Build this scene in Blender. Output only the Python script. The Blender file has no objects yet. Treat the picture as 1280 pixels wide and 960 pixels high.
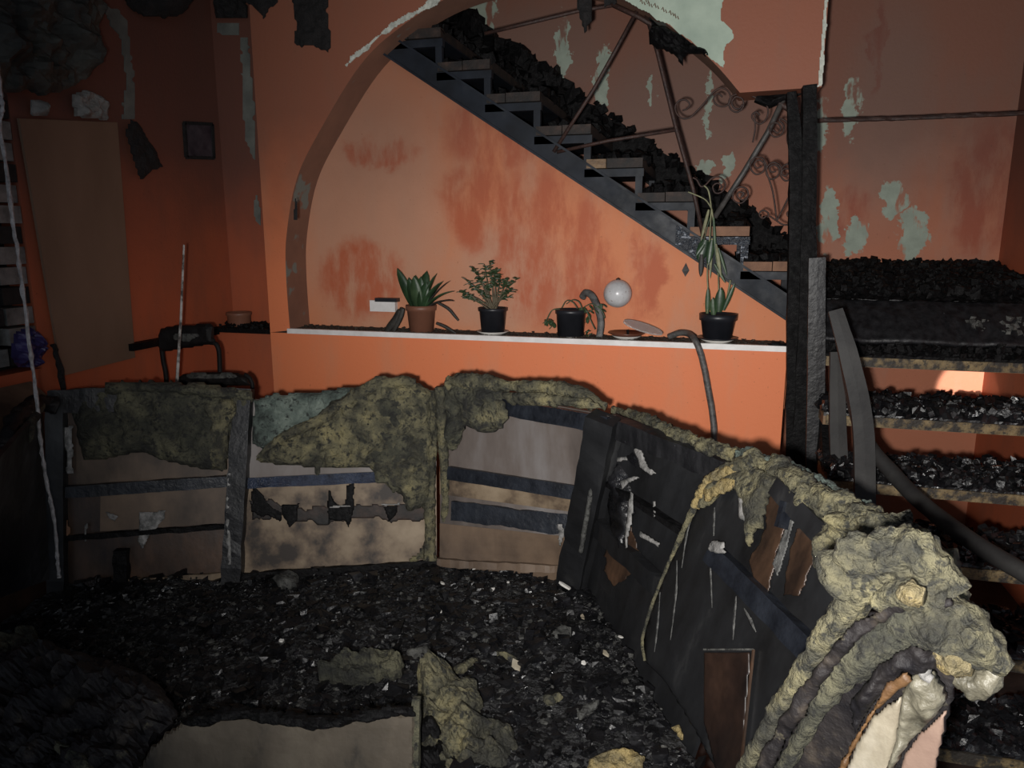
import bpy, bmesh, math, random
from math import sin, cos, radians, pi, sqrt
from mathutils import Vector, noise
random.seed(7)
S = bpy.context.scene
C = S.collection
# ------------------------------------------------------------------ camera
FP = 924.0
PITCH, YAW = radians(11.3), radians(15.0)
CAM = Vector((0, -3.4, 1.65))
cd = bpy.data.cameras.new('camera'); cd.sensor_width = 36; cd.lens = 36*FP/1280
cd.clip_start = .02
cam = bpy.data.objects.new('camera', cd); C.objects.link(cam)
cam.location = CAM; cam.rotation_euler = (pi/2-PITCH, 0, YAW)
S.camera = cam
# ------------------------------------------------------------------ light
w = bpy.data.worlds.new('world'); S.world = w; w.use_nodes = True
w.node_tree.nodes['Background'].inputs[0].default_value = (.75, .85, 1, 1)
w.node_tree.nodes['Background'].inputs[1].default_value = .34
S.view_settings.view_transform = 'Standard'; S.view_settings.look = 'None'
S.view_settings.exposure = -0.10; S.view_settings.gamma = 1
def lamp(name, typ, loc, aim, power, color, **k):
    d = bpy.data.lights.new(name, typ); d.energy = power; d.color = color
    for a, b in k.items(): setattr(d, a, b)
    o = bpy.data.objects.new(name, d); C.objects.link(o); o.location = loc
    o.rotation_euler = (Vector(aim)-Vector(loc)).to_track_quat('-Z', 'Y').to_euler()
    return o
# the torch held beside the camera
lamp('torch', 'SPOT', (-.07, -3.46, 1.60), (.10, 0, 1.22), 385, (1, .965, .92),
     spot_size=radians(106), spot_blend=1.0, shadow_soft_size=.03)
# weak bluish daylight fill added behind the camera on the right
lamp('rear_daylight_fill', 'AREA', (1.6, -5.2, 2.2), (0, -1, .8), 9, (.80, .88, 1), size=1.6)
# sunlight from an opening in front of the stairs
lamp('sun_gap', 'SPOT', (1.12, -3.6, 1.62), (1.40, 1.0, .83), 2900, (1, .93, .86),
     spot_size=radians(5), spot_blend=.3, shadow_soft_size=.012)

# ------------------------------------------------------------------ projection helpers (pixel -> a point at its true depth)
FW = Vector((-sin(YAW)*cos(PITCH), cos(YAW)*cos(PITCH), -sin(PITCH)))
RT = Vector((cos(YAW), sin(YAW), 0)); UP = RT.cross(FW)
def ray(x, y): return FW + RT*((x-640)/FP) - UP*((y-480)/FP)
def onY(x, y, Y): r = ray(x, y); return CAM + r*((Y-CAM.y)/r.y)
def onX(x, y, X): r = ray(x, y); return CAM + r*((X-CAM.x)/r.x)
def onZ(x, y, Z): r = ray(x, y); return CAM + r*((Z-CAM.z)/r.z)
def onP(x, y, p, n): r = ray(x, y); return CAM + r*((p-CAM).dot(n)/r.dot(n))
def nz(p, s=1.0, seed=0.0, oct=3):
    v = Vector(p)*s + Vector((seed*7.3, seed*3.1, seed*5.7)); a = 0; k = 1; t = 0
    for i in range(oct):
        a += k*noise.noise(v); t += k; k *= .5; v = v*2.03
    return a/t
# ------------------------------------------------------------------ materials
def nodes(name):
    m = bpy.data.materials.new(name); m.use_nodes = True
    return m, m.node_tree, m.node_tree.nodes['Principled BSDF']
class N:
    def __init__(s, t): s.t = t
    def n(s, typ, **k):
        o = s.t.nodes.new(typ)
        for a, b in k.items(): setattr(o, a, b)
        return o
    def set(s, sock, v):
        if isinstance(v, bpy.types.NodeSocket): s.t.links.new(v, sock)
        else: sock.default_value = v
    def math(s, op, a, b=0.0, clamp=False):
        o = s.n('ShaderNodeMath', operation=op, use_clamp=clamp); s.set(o.inputs[0], a); s.set(o.inputs[1], b); return o.outputs[0]
    def vmath(s, op, a, b=(0, 0, 0)):
        o = s.n('ShaderNodeVectorMath', operation=op); s.set(o.inputs[0], a); s.set(o.inputs[1], b)
        return o.outputs['Value'] if op in ('LENGTH', 'DOT_PRODUCT') else o.outputs[0]
    def noise(s, vec, scale, detail=5, rough=.6, col=False):
        o = s.n('ShaderNodeTexNoise'); s.set(o.inputs['Vector'], vec); o.inputs['Scale'].default_value = scale
        o.inputs['Detail'].default_value = detail; o.inputs['Roughness'].default_value = rough
        return o.outputs['Color' if col else 'Fac']
    def ramp(s, f, stops):
        o = s.n('ShaderNodeValToRGB'); s.set(o.inputs[0], f); e = o.color_ramp.elements
        while len(e) < len(stops): e.new(.5)
        for i, (p, c) in enumerate(stops): e[i].position = p; e[i].color = (*c, 1) if len(c) == 3 else c
        return o.outputs[0]
    def step(s, f, a, b):
        o = s.n('ShaderNodeMapRange', interpolation_type='SMOOTHSTEP'); s.set(o.inputs[0], f)
        o.inputs[1].default_value = a; o.inputs[2].default_value = b; return o.outputs[0]
    def mix(s, f, a, b):
        o = s.n('ShaderNodeMix', data_type='RGBA'); s.set(o.inputs[0], f)
        s.set(o.inputs[6], a if isinstance(a, bpy.types.NodeSocket) else (*a, 1)); s.set(o.inputs[7], b if isinstance(b, bpy.types.NodeSocket) else (*b, 1))
        return o.outputs[2]
    def bump(s, h, strength, dist=.01):
        o = s.n('ShaderNodeBump'); o.inputs['Strength'].default_value = strength; o.inputs['Distance'].default_value = dist
        s.set(o.inputs['Height'], h); return o.outputs[0]
    def pos(s): return s.n('ShaderNodeNewGeometry').outputs['Position']
def simple(name, stops, scale=20, rough=.7, bump=.3, stretch=(1, 1, 1), bdist=.01, spec=.5, metal=0, detail=6, bscale=None, rvar=0, fleck=None, speck=None, stain=None):
    m, t, b = nodes(name); q = N(t)
    p = q.vmath('MULTIPLY', q.pos(), stretch)
    f = q.noise(p, scale, detail)
    col = q.ramp(f, stops)
    if fleck:
        col = q.mix(q.step(q.noise(q.pos(), fleck[1], 3), fleck[2], fleck[2]+.05), col, fleck[0])
    if stain: col = q.mix(q.step(q.noise(q.vmath('ADD', q.pos(), (3.1, 1.7, .4)), stain[1], 7, .65), stain[2], stain[2]+.12), col, stain[0])
    if speck:      # (colour, scale, threshold): fine charred specks
        col = q.mix(q.step(q.noise(q.pos(), speck[1], 5, .7), speck[2], speck[2]+.14), col, speck[0])
    q.set(b.inputs['Base Color'], col)
    b.inputs['Specular IOR Level'].default_value = spec; b.inputs['Metallic'].default_value = metal
    if rvar: q.set(b.inputs['Roughness'], q.math('MULTIPLY_ADD', q.noise(q.pos(), scale*1.7, 3), rvar)); b.inputs['Roughness'].default_value = rough
    if rvar:
        o = q.n('ShaderNodeMapRange'); q.set(o.inputs[0], q.noise(q.pos(), scale*1.7, 3)); o.inputs[1].default_value = .3; o.inputs[2].default_value = .7
        o.inputs[3].default_value = max(.05, rough-rvar); o.inputs[4].default_value = min(1, rough+rvar); q.set(b.inputs['Roughness'], o.outputs[0])
    else: b.inputs['Roughness'].default_value = rough
    if bump: q.set(b.inputs['Normal'], q.bump(q.noise(q.pos(), bscale or scale*2.5, 6), bump, bdist))
    return m
def blobs(q, pos, lst, soft, warp=.12, wscale=6):
    """mask in the wall's plane: lst of (x, y, z, rx, rz, lean)"""
    nn = q.noise(pos, wscale, 5, .65, col=True)
    d = q.vmath('SCALE', q.vmath('SUBTRACT', nn, (.5, .5, .5))); d.node.inputs['Scale'].default_value = warp*2
    p = q.vmath('ADD', pos, d); out = None
    for (x, z, rx, rz) in lst:
        o = q.vmath('MULTIPLY', q.vmath('SUBTRACT', p, (x, 0, z)), (1/rx, 0, 1/rz))
        m = q.step(q.vmath('LENGTH', o), 1+soft, 1-soft)
        # smoothstep with swapped bounds
        out = m if out is None else q.math('MAXIMUM', out, m)
    return out
def paint(name, base, pale, deep, palelist=(), deeplist=(), peel=(), peelcol=(.30, .36, .30), soot_z=2.2, soot_amt=.35, general=.45):
    m, t, b = nodes(name); q = N(t); pos = q.pos()
    st = q.vmath('MULTIPLY', pos, (1, 1, .33))
    f = q.noise(st, 5.5, 6, .62)
    col = q.mix(q.math('MULTIPLY', q.step(f, .45, .68), general), base, pale)
    if palelist: col = q.mix(q.math('MULTIPLY', blobs(q, pos, palelist, .5, .1), .85), col, pale)
    f2 = q.noise(st, 9, 7, .66)
    if deeplist:
        dm = q.math('MULTIPLY', blobs(q, pos, deeplist, .28, .13, 5), q.step(f2, .32, .58))
        col = q.mix(q.math('MULTIPLY', dm, .9), col, deep)
    col = q.mix(q.math('MULTIPLY', q.step(q.noise(pos, 55, 3), .66, .72), .5), col, tuple(c*.45 for c in base))
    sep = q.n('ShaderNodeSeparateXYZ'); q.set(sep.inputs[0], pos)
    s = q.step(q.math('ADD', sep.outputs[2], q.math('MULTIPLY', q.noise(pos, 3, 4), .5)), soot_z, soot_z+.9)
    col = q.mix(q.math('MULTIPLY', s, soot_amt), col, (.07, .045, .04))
    if peel:
        pm = blobs(q, pos, peel, .06, .11, 9)
        pm = q.math('MULTIPLY', pm, q.step(q.noise(st, 12, 4), .38, .46))
        col = q.mix(pm, col, q.ramp(q.noise(pos, 14, 4), [(.35, tuple(c*.8 for c in peelcol)), (.65, peelcol)]))
    q.set(b.inputs['Base Color'], col); b.inputs['Roughness'].default_value = .62; b.inputs['Specular IOR Level'].default_value = .28
    q.set(b.inputs['Normal'], q.bump(q.noise(pos, 60, 4), .12, .01))
    return m
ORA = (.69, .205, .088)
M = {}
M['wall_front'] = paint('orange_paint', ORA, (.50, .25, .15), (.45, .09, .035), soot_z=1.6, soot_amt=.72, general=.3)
wp = lambda x, y, Y: tuple(onY(x, y, Y))
def el(x0, y0, x1, y1, Y):
    a = onY(x0, y1, Y); b = onY(x1, y0, Y); return ((a.x+b.x)/2, (a.z+b.z)/2, abs(b.x-a.x)/2, abs(b.z-a.z)/2)
M['wall_niche'] = paint('washed_orange_paint', (.60, .21, .095), (.49, .26, .17), (.44, .105, .045),
    palelist=[el(370, 90, 560, 420, .2), el(560, 280, 700, 420, .2)],
    deeplist=[el(555, 120, 690, 215, .2), el(555, 200, 640, 310, .2), el(620, 200, 720, 400, .2), el(405, 300, 500, 395, .2), el(700, 240, 770, 420, .2), el(780, 290, 830, 410, .2), el(440, 170, 520, 210, .2)],
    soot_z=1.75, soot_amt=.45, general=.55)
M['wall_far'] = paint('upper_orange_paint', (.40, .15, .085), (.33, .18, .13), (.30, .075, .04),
    palelist=[el(600, 0, 760, 120, 1), el(740, 60, 960, 230, 1), el(1050, 0, 1180, 260, 1)],
    deeplist=[el(1180, 150, 1290, 320, 1), el(1030, 230, 1090, 300, 1), el(1085, 0, 1110, 120, 1)],
    peel=[el(585, -10, 620, 45, 1), el(695, 20, 712, 100, 1), el(745, 60, 760, 135, 1), el(1018, 120, 1038, 190, 1), el(1050, 100, 1078, 175, 1), el(1020, 230, 1052, 318, 1), el(1055, 270, 1088, 320, 1),
          el(1100, 225, 1135, 275, 1), el(1120, 255, 1165, 325, 1), el(880, 90, 892, 170, 1), el(870, 200, 890, 225, 1), el(900, 195, 915, 225, 1), el(1000, 250, 1015, 330, 1), el(812, 95, 822, 130, 1)],
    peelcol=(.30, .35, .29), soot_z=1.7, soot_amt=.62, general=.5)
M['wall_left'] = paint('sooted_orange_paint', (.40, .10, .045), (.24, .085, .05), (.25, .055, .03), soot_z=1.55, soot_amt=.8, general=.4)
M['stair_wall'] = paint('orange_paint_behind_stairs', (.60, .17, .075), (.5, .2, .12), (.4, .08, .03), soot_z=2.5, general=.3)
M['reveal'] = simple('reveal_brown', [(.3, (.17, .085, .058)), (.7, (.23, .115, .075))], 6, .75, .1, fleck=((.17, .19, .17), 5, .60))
M['plaster'] = simple('bare_teal_plaster', [(.3, (.27, .34, .28)), (.7, (.42, .50, .41))], 5, .8, .25, bscale=60, bdist=.003)
M['plaster_grey'] = simple('sooty_grey_plaster', [(.3, (.075, .08, .075)), (.7, (.17, .18, .16))], 7, .85, .3)
M['plaster_edge'] = simple('broken_plaster_edge', [(.3, (.32, .34, .30)), (.7, (.6, .62, .55))], 30, .85, .5)
M['white'] = simple('white_plastic', [(.3, (.62, .60, .58)), (.7, (.8, .78, .77))], 14, .4, .05)
M['char'] = simple('charred_wood', [(.35, (.002, .002, .0022)), (.62, (.0055, .0052, .0058)), (.82, (.019, .0175, .018))], 26, .62, .7, bdist=.01, rvar=.2, spec=.14)
M['charbed'] = simple('wet_charred_debris', [(.3, (.004, .004, .005)), (.55, (.012, .012, .013)), (.72, (.04, .04, .042)), (.85, (.10, .10, .10))], 24, .42, 1.0, bdist=.02, rvar=.3, bscale=50)
M['charlump'] = simple('charcoal_lumps', [(.38, (.003, .003, .0035)), (.6, (.008, .008, .0095)), (.75, (.03, .03, .033))], 9, .34, .8, bdist=.01, rvar=.24, spec=.5, detail=8)
M['ash'] = simple('grey_ash_flakes', [(.35, (.02, .02, .019)), (.7, (.095, .095, .088))], 22, .85, .7, speck=((.010, .010, .010), 60, .50))
M['steel'] = simple('black_painted_steel', [(.35, (.008, .010, .014)), (.6, (.014, .018, .026)), (.78, (.03, .034, .04))], 7, .55, .15, bscale=35, bdist=.003, spec=.22, rvar=.1)
M['steel_glints'] = simple('wet_steel_painted_glints', [(.50, (.010, .013, .020)), (.56, (.02, .03, .045)), (.66, (.30, .32, .36))], 40, .3, 1.0, bscale=40, bdist=.012, stretch=(1, 1, 1.4), spec=.4)  # pale tones put the torch glints into the steel colour
M['iron'] = simple('rusty_wrought_iron', [(.3, (.018, .010, .009)), (.7, (.05, .022, .016))], 30, .6, .4)
M['iron_grey'] = simple('scorched_grey_tube', [(.3, (.03, .027, .026)), (.7, (.085, .08, .075))], 25, .5, .3)
M['plank'] = simple('wet_burnt_plank', [(.35, (.005, .005, .006)), (.7, (.018, .018, .020))], 12, .45, .4, stretch=(3, 3, .6), spec=.35, fleck=((.18, .18, .2), 90, .72))
M['handrail'] = simple('sooty_grey_handrail', [(.3, (.013, .0125, .013)), (.7, (.028, .027, .026))], 9, .62, .2, spec=.25)
M['treadwood'] = simple('scorched_tread_wood', [(.36, (.02, .016, .012)), (.46, (.13, .075, .035)), (.7, (.22, .14, .07))], 14, .6, .4, stretch=(1, 1, 2.5))
M['treadedge'] = simple('yellow_scorched_edge', [(.44, (.02, .016, .012)), (.54, (.12, .085, .04)), (.72, (.22, .16, .075))], 22, .65, .5, speck=((.02, .017, .012), 60, .52))
M['brickwood'] = simple('tread_end_wood', [(.3, (.12, .055, .03)), (.7, (.24, .12, .065))], 16, .7, .3)
M['brickdark'] = simple('tread_end_wood_sooted', [(.38, (.006, .005, .005)), (.55, (.020, .012, .009)), (.72, (.052, .029, .021))], 16, .7, .3)
M['foam'] = simple('scorched_yellow_foam', [(.30, (.010, .010, .009)), (.44, (.055, .052, .034)), (.56, (.135, .122, .070)), (.72, (.25, .215, .105))], 10, .75, 1.0, bscale=42, bdist=.03, detail=10, speck=((.022, .022, .017), 38, .49), stain=((.030, .029, .022), 5.5, .53))
M['foam_bright'] = simple('yellow_foam', [(.30, (.04, .035, .02)), (.42, (.16, .13, .065)), (.58, (.30, .225, .09)), (.75, (.44, .31, .11))], 11, .6, 1.0, bscale=45, bdist=.025, detail=10, spec=.6, speck=((.05, .04, .022), 40, .55))
M['foam_dark'] = simple('olive_charred_foam', [(.32, (.010, .011, .010)), (.46, (.040, .040, .028)), (.60, (.095, .090, .056)), (.78, (.18, .165, .095))], 7, .85, 1.0, bscale=50, bdist=.025, detail=11, speck=((.014, .014, .012), 45, .50), stain=((.016, .016, .014), 6.5, .52))
M['foam_teal'] = simple('grey_green_foam', [(.30, (.015, .02, .018)), (.5, (.085, .11, .095)), (.75, (.22, .26, .22))], 11, .85, 1.0, bscale=50, bdist=.02, detail=10, speck=((.02, .024, .022), 45, .52))
M['board'] = simple('brown_fibreboard', [(.35, (.03, .02, .014)), (.5, (.09, .06, .04)), (.75, (.17, .115, .075))], 4.2, .6, .15, stretch=(1, 1, .6), detail=10, bscale=90, bdist=.002)
M['board_light'] = simple('tan_fibreboard', [(.38, (.022, .015, .011)), (.46, (.09, .062, .04)), (.54, (.165, .12, .077)), (.68, (.235, .18, .12))], 6, .65, .15, detail=12, bscale=90, bdist=.002)
M['board_front'] = simple('dirty_fabric_board', [(.36, (.012, .010, .008)), (.46, (.05, .040, .028)), (.56, (.065, .052, .037)), (.72, (.10, .083, .06))], 6, .8, .3, stretch=(1, 1, .5), detail=12, bscale=120, bdist=.003)
M['board_grey'] = simple('grey_streaked_board', [(.3, (.05, .04, .035)), (.5, (.115, .095, .085)), (.75, (.21, .20, .20))], 4, .55, .1, stretch=(1, 1, .3), detail=9)
M['board_black'] = simple('blackened_board', [(.35, (.006, .006, .0065)), (.6, (.013, .0135, .015)), (.85, (.05, .05, .05))], 5, .45, .2, stretch=(1.4, 1.4, .4), detail=9, rvar=.12, spec=.35)
M['board_red'] = simple('wet_reddish_board', [(.35, (.012, .007, .005)), (.55, (.042, .023, .014)), (.75, (.09, .048, .028))], 7, .42, .15, stretch=(1.5, 1.5, .5), detail=9)
M['board_dim'] = simple('dark_wet_reddish_board', [(.35, (.006, .004, .004)), (.6, (.020, .011, .008)), (.8, (.045, .024, .016))], 6, .42, .1, detail=9)
M['rail'] = simple('blue_black_rail', [(.35, (.005, .006, .009)), (.7, (.017, .020, .027))], 14, .42, .4, spec=.35)
M['rail_shiny'] = simple('bubbled_blue_black_rail', [(.3, (.008, .011, .022)), (.7, (.03, .042, .075))], 30, .25, 1.0, bscale=90, bdist=.01)
M['drip'] = simple('white_grey_drips', [(.35, (.07, .07, .067)), (.7, (.30, .29, .28))], 40, .6, .5)
M['drip_dim'] = simple('dim_grey_drips', [(.35, (.03, .03, .03)), (.7, (.12, .12, .115))], 50, .6, .5)
M['fabric_white'] = simple('wet_white_fabric', [(.3, (.15, .125, .09)), (.5, (.25, .22, .165)), (.7, (.36, .33, .27))], 9, .5, .4, stretch=(1, 1, .5))
M['fabric_grey'] = simple('dirty_grey_fabric', [(.35, (.03, .028, .02)), (.5, (.12, .11, .08)), (.7, (.23, .215, .165))], 14, .45, .7, detail=9, bscale=40)
M['fabric_brown'] = simple('rust_brown_fabric', [(.3, (.05, .025, .012)), (.7, (.17, .09, .035))], 16, .55, .5)
M['pink'] = simple('pink_beige_panel', [(.3, (.17, .11, .085)), (.7, (.25, .17, .13))], 12, .6, .2)
M['dark_fabric'] = simple('black_burnt_skin', [(.35, (.006, .0055, .007)), (.58, (.017, .0145, .0145)), (.8, (.075, .06, .045))], 13, .6, .9, bdist=.01, detail=10, spec=.22, bscale=30, speck=((.09, .08, .055), 30, .60))
M['plywood'] = simple('sooty_hardboard', [(.3, (.135, .082, .052)), (.7, (.19, .12, .08))], 3, .75, .1, stretch=(1, 1, .4))
M['rag'] = simple('burnt_rag', [(.3, (.003, .003, .0035)), (.7, (.014, .012, .012))], 30, .9, .8)
M['drape'] = simple('sooty_grey_drape', [(.35, (.010, .010, .009)), (.6, (.045, .045, .038)), (.8, (.11, .11, .095))], 5, .8, .6, stretch=(1.5, 1.5, .7))
M['brick'] = simple('sooty_white_brick', [(.3, (.08, .08, .075)), (.7, (.26, .255, .24))], 14, .85, .6)
M['mortar'] = simple('soot_black_mortar', [(.3, (.006, .006, .006)), (.7, (.02, .018, .017))], 20, .9, .6)
M['pot_terra'] = simple('brown_clay_plastic', [(.3, (.15, .062, .038)), (.7, (.21, .09, .055))], 8, .5, .1)
M['pot_black'] = simple('black_plastic', [(.3, (.008, .009, .012)), (.7, (.018, .019, .024))], 12, .4, .05)
M['soil'] = simple('dark_soil', [(.3, (.01, .008, .006)), (.6, (.05, .035, .025)), (.8, (.2, .17, .14))], 60, .9, 1)
M['leaf_dark'] = simple('dark_green_leaf', [(.3, (.010, .022, .012)), (.7, (.035, .075, .030))], 12, .4, .1, stretch=(2, 2, .5))
M['leaf_green'] = simple('jade_green_leaf', [(.3, (.018, .04, .018)), (.7, (.06, .10, .045))], 20, .45, .1)
M['leaf_burnt'] = simple('scorched_leaf', [(.3, (.008, .008, .008)), (.7, (.03, .026, .02))], 20, .6, .2)
M['leaf_pale'] = simple('pale_wilted_leaf', [(.3, (.10, .10, .05)), (.7, (.28, .28, .16))], 20, .6, .2)
M['stem'] = simple('brown_stem', [(.3, (.06, .05, .03)), (.7, (.15, .12, .075))], 40, .7, .3)
M['saucer'] = simple('white_saucer', [(.3, (.45, .43, .40)), (.7, (.62, .61, .58))], 12, .4, .05)
M['saucer_brown'] = simple('brown_saucer', [(.3, (.08, .028, .016)), (.7, (.15, .05, .03))], 12, .35, .05)
M['globe'] = simple('speckled_pearl_ball', [(.3, (.34, .34, .35)), (.7, (.56, .56, .57))], 12, .28, .1, fleck=((.15, .09, .07), 120, .66))
M['hose'] = simple('sooty_ribbed_hose', [(.3, (.035, .033, .033)), (.7, (.12, .115, .11))], 18, .5, .5, stretch=(1, 1, 3))
M['cord'] = simple('ash_crusted_cord', [(.3, (.22, .21, .21)), (.7, (.5, .48, .48))], 60, .8, .6)
M['chairmetal'] = simple('black_chair_metal', [(.3, (.005, .0045, .005)), (.7, (.012, .011, .011))], 20, .6, .1, spec=.15)
M['floor'] = simple('sooted_floor', [(.3, (.01, .009, .009)), (.7, (.05, .035, .03))], 6, .5, .4)
M['ceil'] = simple('charred_ceiling', [(.3, (.008, .008, .007)), (.7, (.05, .045, .04))], 4, .9, .6)
M['stick'] = simple('sooty_white_stick', [(.40, (.05, .04, .035)), (.55, (.35, .33, .31)), (.7, (.5, .48, .46))], 26, .5, .1)
M['pen'] = simple('brown_scrawl', [(.3, (.10, .05, .03)), (.7, (.14, .07, .04))], 20, .8, 0)
M['pic'] = simple('sooty_picture', [(.3, (.02, .014, .022)), (.7, (.08, .065, .075))], 14, .3, .1)
M['violet'] = simple('dark_violet_plastic', [(.3, (.02, .015, .06)), (.7, (.05, .04, .14))], 14, .4, .2)
m, t, b = nodes('clear_plastic'); b.inputs['Base Color'].default_value = (.85, .8, .78, 1); b.inputs['Transmission Weight'].default_value = .75
b.inputs['Roughness'].default_value = .12; b.inputs['IOR'].default_value = 1.3; M['clear'] = m
# ------------------------------------------------------------------ mesh helpers
class MB:
    def __init__(s): s.v = []; s.f = []
    def add(s, vs, fs):
        o = len(s.v); s.v += [Vector(v) for v in vs]; s.f += [tuple(i+o for i in f) for f in fs]; return s
    def box(s, a, b):
        x0, y0, z0 = a; x1, y1, z1 = b
        return s.add([(x0,y0,z0),(x1,y0,z0),(x1,y1,z0),(x0,y1,z0),(x0,y0,z1),(x1,y0,z1),(x1,y1,z1),(x0,y1,z1)],
                     [(0,3,2,1),(4,5,6,7),(0,1,5,4),(1,2,6,5),(2,3,7,6),(3,0,4,7)])
    def hexa(s, p):
        return s.add(p, [(0,3,2,1),(4,5,6,7),(0,1,5,4),(1,2,6,5),(2,3,7,6),(3,0,4,7)])
    def slab(s, q, n, t):
        """quad q (4 points) with thickness t against n"""
        q = [Vector(x) for x in q]; return s.hexa([x - n*t for x in q] + q)
    def prism(s, poly, ax, a, b):
        """2-D polygon (x,z) pushed from a to b along y"""
        k = len(poly); vs = [(x, a, z) for x, z in poly]+[(x, b, z) for x, z in poly]
        return s.add(vs, [tuple(range(k)), tuple(range(2*k-1, k-1, -1))]+[(i, (i+k), (i+1) % k+k, (i+1) % k) for i in range(k)])
    def bar(s, p0, p1, w, h, up=(0, 0, 1), rag=0, n=1):
        p0, p1 = Vector(p0), Vector(p1); d = (p1-p0).normalized(); u = Vector(up)
        if abs(d.dot(u)) > .98: u = Vector((0, 1, 0))
        a = d.cross(u).normalized(); c = a.cross(d).normalized(); rings = []
        for i in range(n+1):
            q = p0.lerp(p1, i/n); 
            r = []
            for j, (sa, sc) in enumerate(((-1,-1),(1,-1),(1,1),(-1,1))):
                k = 1+rag*nz(q*1.0+Vector((j, j*2, 0)), 14, 3)*2
                r.append(q + a*(sa*w/2*k) + c*(sc*h/2*k))
            rings.append(r)
        vs = [v for r in rings for v in r]; fs = [(0,1,2,3), tuple(4*n+j for j in (3,2,1,0))]
        for i in range(n):
            for j in range(4): fs.append((4*i+j, 4*i+4+j, 4*i+4+(j+1)%4, 4*i+(j+1)%4))
        return s.add(vs, fs)
    def tube(s, path, rad, seg=10, disp=0, dsc=20, flat=None, seed=0, caps=True):
        path = [Vector(p) for p in path]; n = len(path)
        if not hasattr(rad, '__len__'): rad = [rad]*n
        vs = []; fs = []; prev = None
        for i, p in enumerate(path):
            d = (path[min(i+1, n-1)]-path[max(i-1, 0)])
            d = d.normalized() if d.length > 1e-9 else Vector((0,0,1))
            if prev is None:
                a = d.cross(Vector((0, 0, 1)));
                if a.length < .05: a = d.cross(Vector((0, 1, 0)))
            else: a = prev - d*prev.dot(d)
            a.normalize(); prev = a; c = d.cross(a)
            for j in range(seg):
                t = 2*pi*j/seg; o = (a*cos(t)+c*sin(t))*rad[i]
                if flat: o = o - flat[0]*(o.dot(flat[0])*(1-flat[1]))
                if disp:
                    q = p+o; o = o*(1+disp*(nz(q, dsc, seed, 4)*1.8 + 1.1*nz(q, dsc*3.5, seed+3, 3)) if seg > 10 else 1+disp*nz(q, dsc, seed, 4)*2.2)
                vs.append(p+o)
        for i in range(n-1):
            for j in range(seg): fs.append((i*seg+j, i*seg+(j+1)%seg, (i+1)*seg+(j+1)%seg, (i+1)*seg+j))
        if caps: fs += [tuple(range(seg-1, -1, -1)), tuple((n-1)*seg+j for j in range(seg))]
        return s.add(vs, fs)
    def lathe(s, c, prof, seg=32, axis=None):
        """prof: (radius, z) pairs around a vertical axis through c"""
        c = Vector(c); vs = []; n = len(prof)
        for r, z in prof:
            for j in range(seg): vs.append(c+Vector((r*cos(2*pi*j/seg), r*sin(2*pi*j/seg), z)))
        fs = [(i*seg+j, i*seg+(j+1)%seg, (i+1)*seg+(j+1)%seg, (i+1)*seg+j) for i in range(n-1) for j in range(seg)]
        return s.add(vs, fs)
    def lump(s, c, r, sq=(1, 1, 1), seed=None, rot=None):
        seed = random.random()*50 if seed is None else seed; c = Vector(c)
        b = [(-1,-1,-1),(1,-1,-1),(1,1,-1),(-1,1,-1),(-1,-1,1),(1,-1,1),(1,1,1),(-1,1,1)]
        rx = random.random()*6.3; ry = random.uniform(-.7, .7); vs = []
        for v in b:
            v = Vector(v)*(.35+.6*random.random()); v = Vector((v.x*cos(ry)-v.z*sin(ry), v.y, v.x*sin(ry)+v.z*cos(ry))); v = Vector((v.x*sq[0], v.y*sq[1], v.z*sq[2]))*r
            vs.append(c+Vector((v.x*cos(rx)-v.y*sin(rx), v.x*sin(rx)+v.y*cos(rx), v.z)))
        return s.hexa(vs)
    def sheet(s, poly, p, n, thick, amp=.3, cell=4, rag=3, edge=10, off=0, nsc=18, seed=0, fold=0):
        """an irregular slab: outline given as the photo shows it, lying on the plane (p, n), with real thickness"""
        xs = [a for a, _ in poly]; ys = [b for _, b in poly]; k = len(poly); n = Vector(n)
        def edist(x, y):
            ins = False; d = 1e9
            for i in range(k):
                x0, y0 = poly[i]; x1, y1 = poly[(i+1) % k]
                if (y0 > y) != (y1 > y) and x < (x1-x0)*(y-y0)/(y1-y0)+x0: ins = not ins
                dx, dy = x1-x0, y1-y0; L = dx*dx+dy*dy or 1
                t = max(0, min(1, ((x-x0)*dx+(y-y0)*dy)/L)); e = (x-x0-t*dx)**2+(y-y0-t*dy)**2
                if e < d: d = e
            d = sqrt(d); return d if ins else -d
        nx = int((max(xs)-min(xs)+4*rag)/cell)+2; ny = int((max(ys)-min(ys)+4*rag)/cell)+2; idx = {}; D = {}
        for i in range(nx):
            for j in range(ny):
                x = min(xs)-2*rag+i*cell; y = min(ys)-2*rag+j*cell
                d = edist(x, y) + rag*1.6*nz((x*.055, y*.055, seed), 1, seed, 3)
                D[i, j] = (d, x, y)
        front = []; back = []
        for (i, j), (d, x, y) in D.items():
            if d > -.01:
                w3 = onP(x, y, p, n)
                t = min(1, max(0, d)/edge)**.5 if edge else 1
                hh = thick*(t*(1+amp*1.6*nz(w3, nsc, seed, 4)) + .06)
                if fold: hh += fold*(.5+.5*sin(w3.x*40+w3.y*30+4*nz(w3, 6, seed)))
                idx[i, j] = len(front); front.append(w3+n*(off+hh)); back.append(w3+n*off)
        m = len(front); fs = []; ed = {}
        for (i, j) in idx:
            q = [(i, j), (i, j+1), (i+1, j+1), (i+1, j)]; q = [a for a in q if a in idx]
            if len(q) < 3: continue
            t = [idx[a] for a in q]
            fs.append(tuple(t)); fs.append(tuple(a+m for a in reversed(t)))
            for a, b in zip(t, t[1:]+t[:1]):
                if (b, a) in ed: del ed[b, a]
                else: ed[a, b] = 1
        for a, b in ed: fs.append((b, a, a+m, b+m))
        return s.add(front+back, fs)
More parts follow.
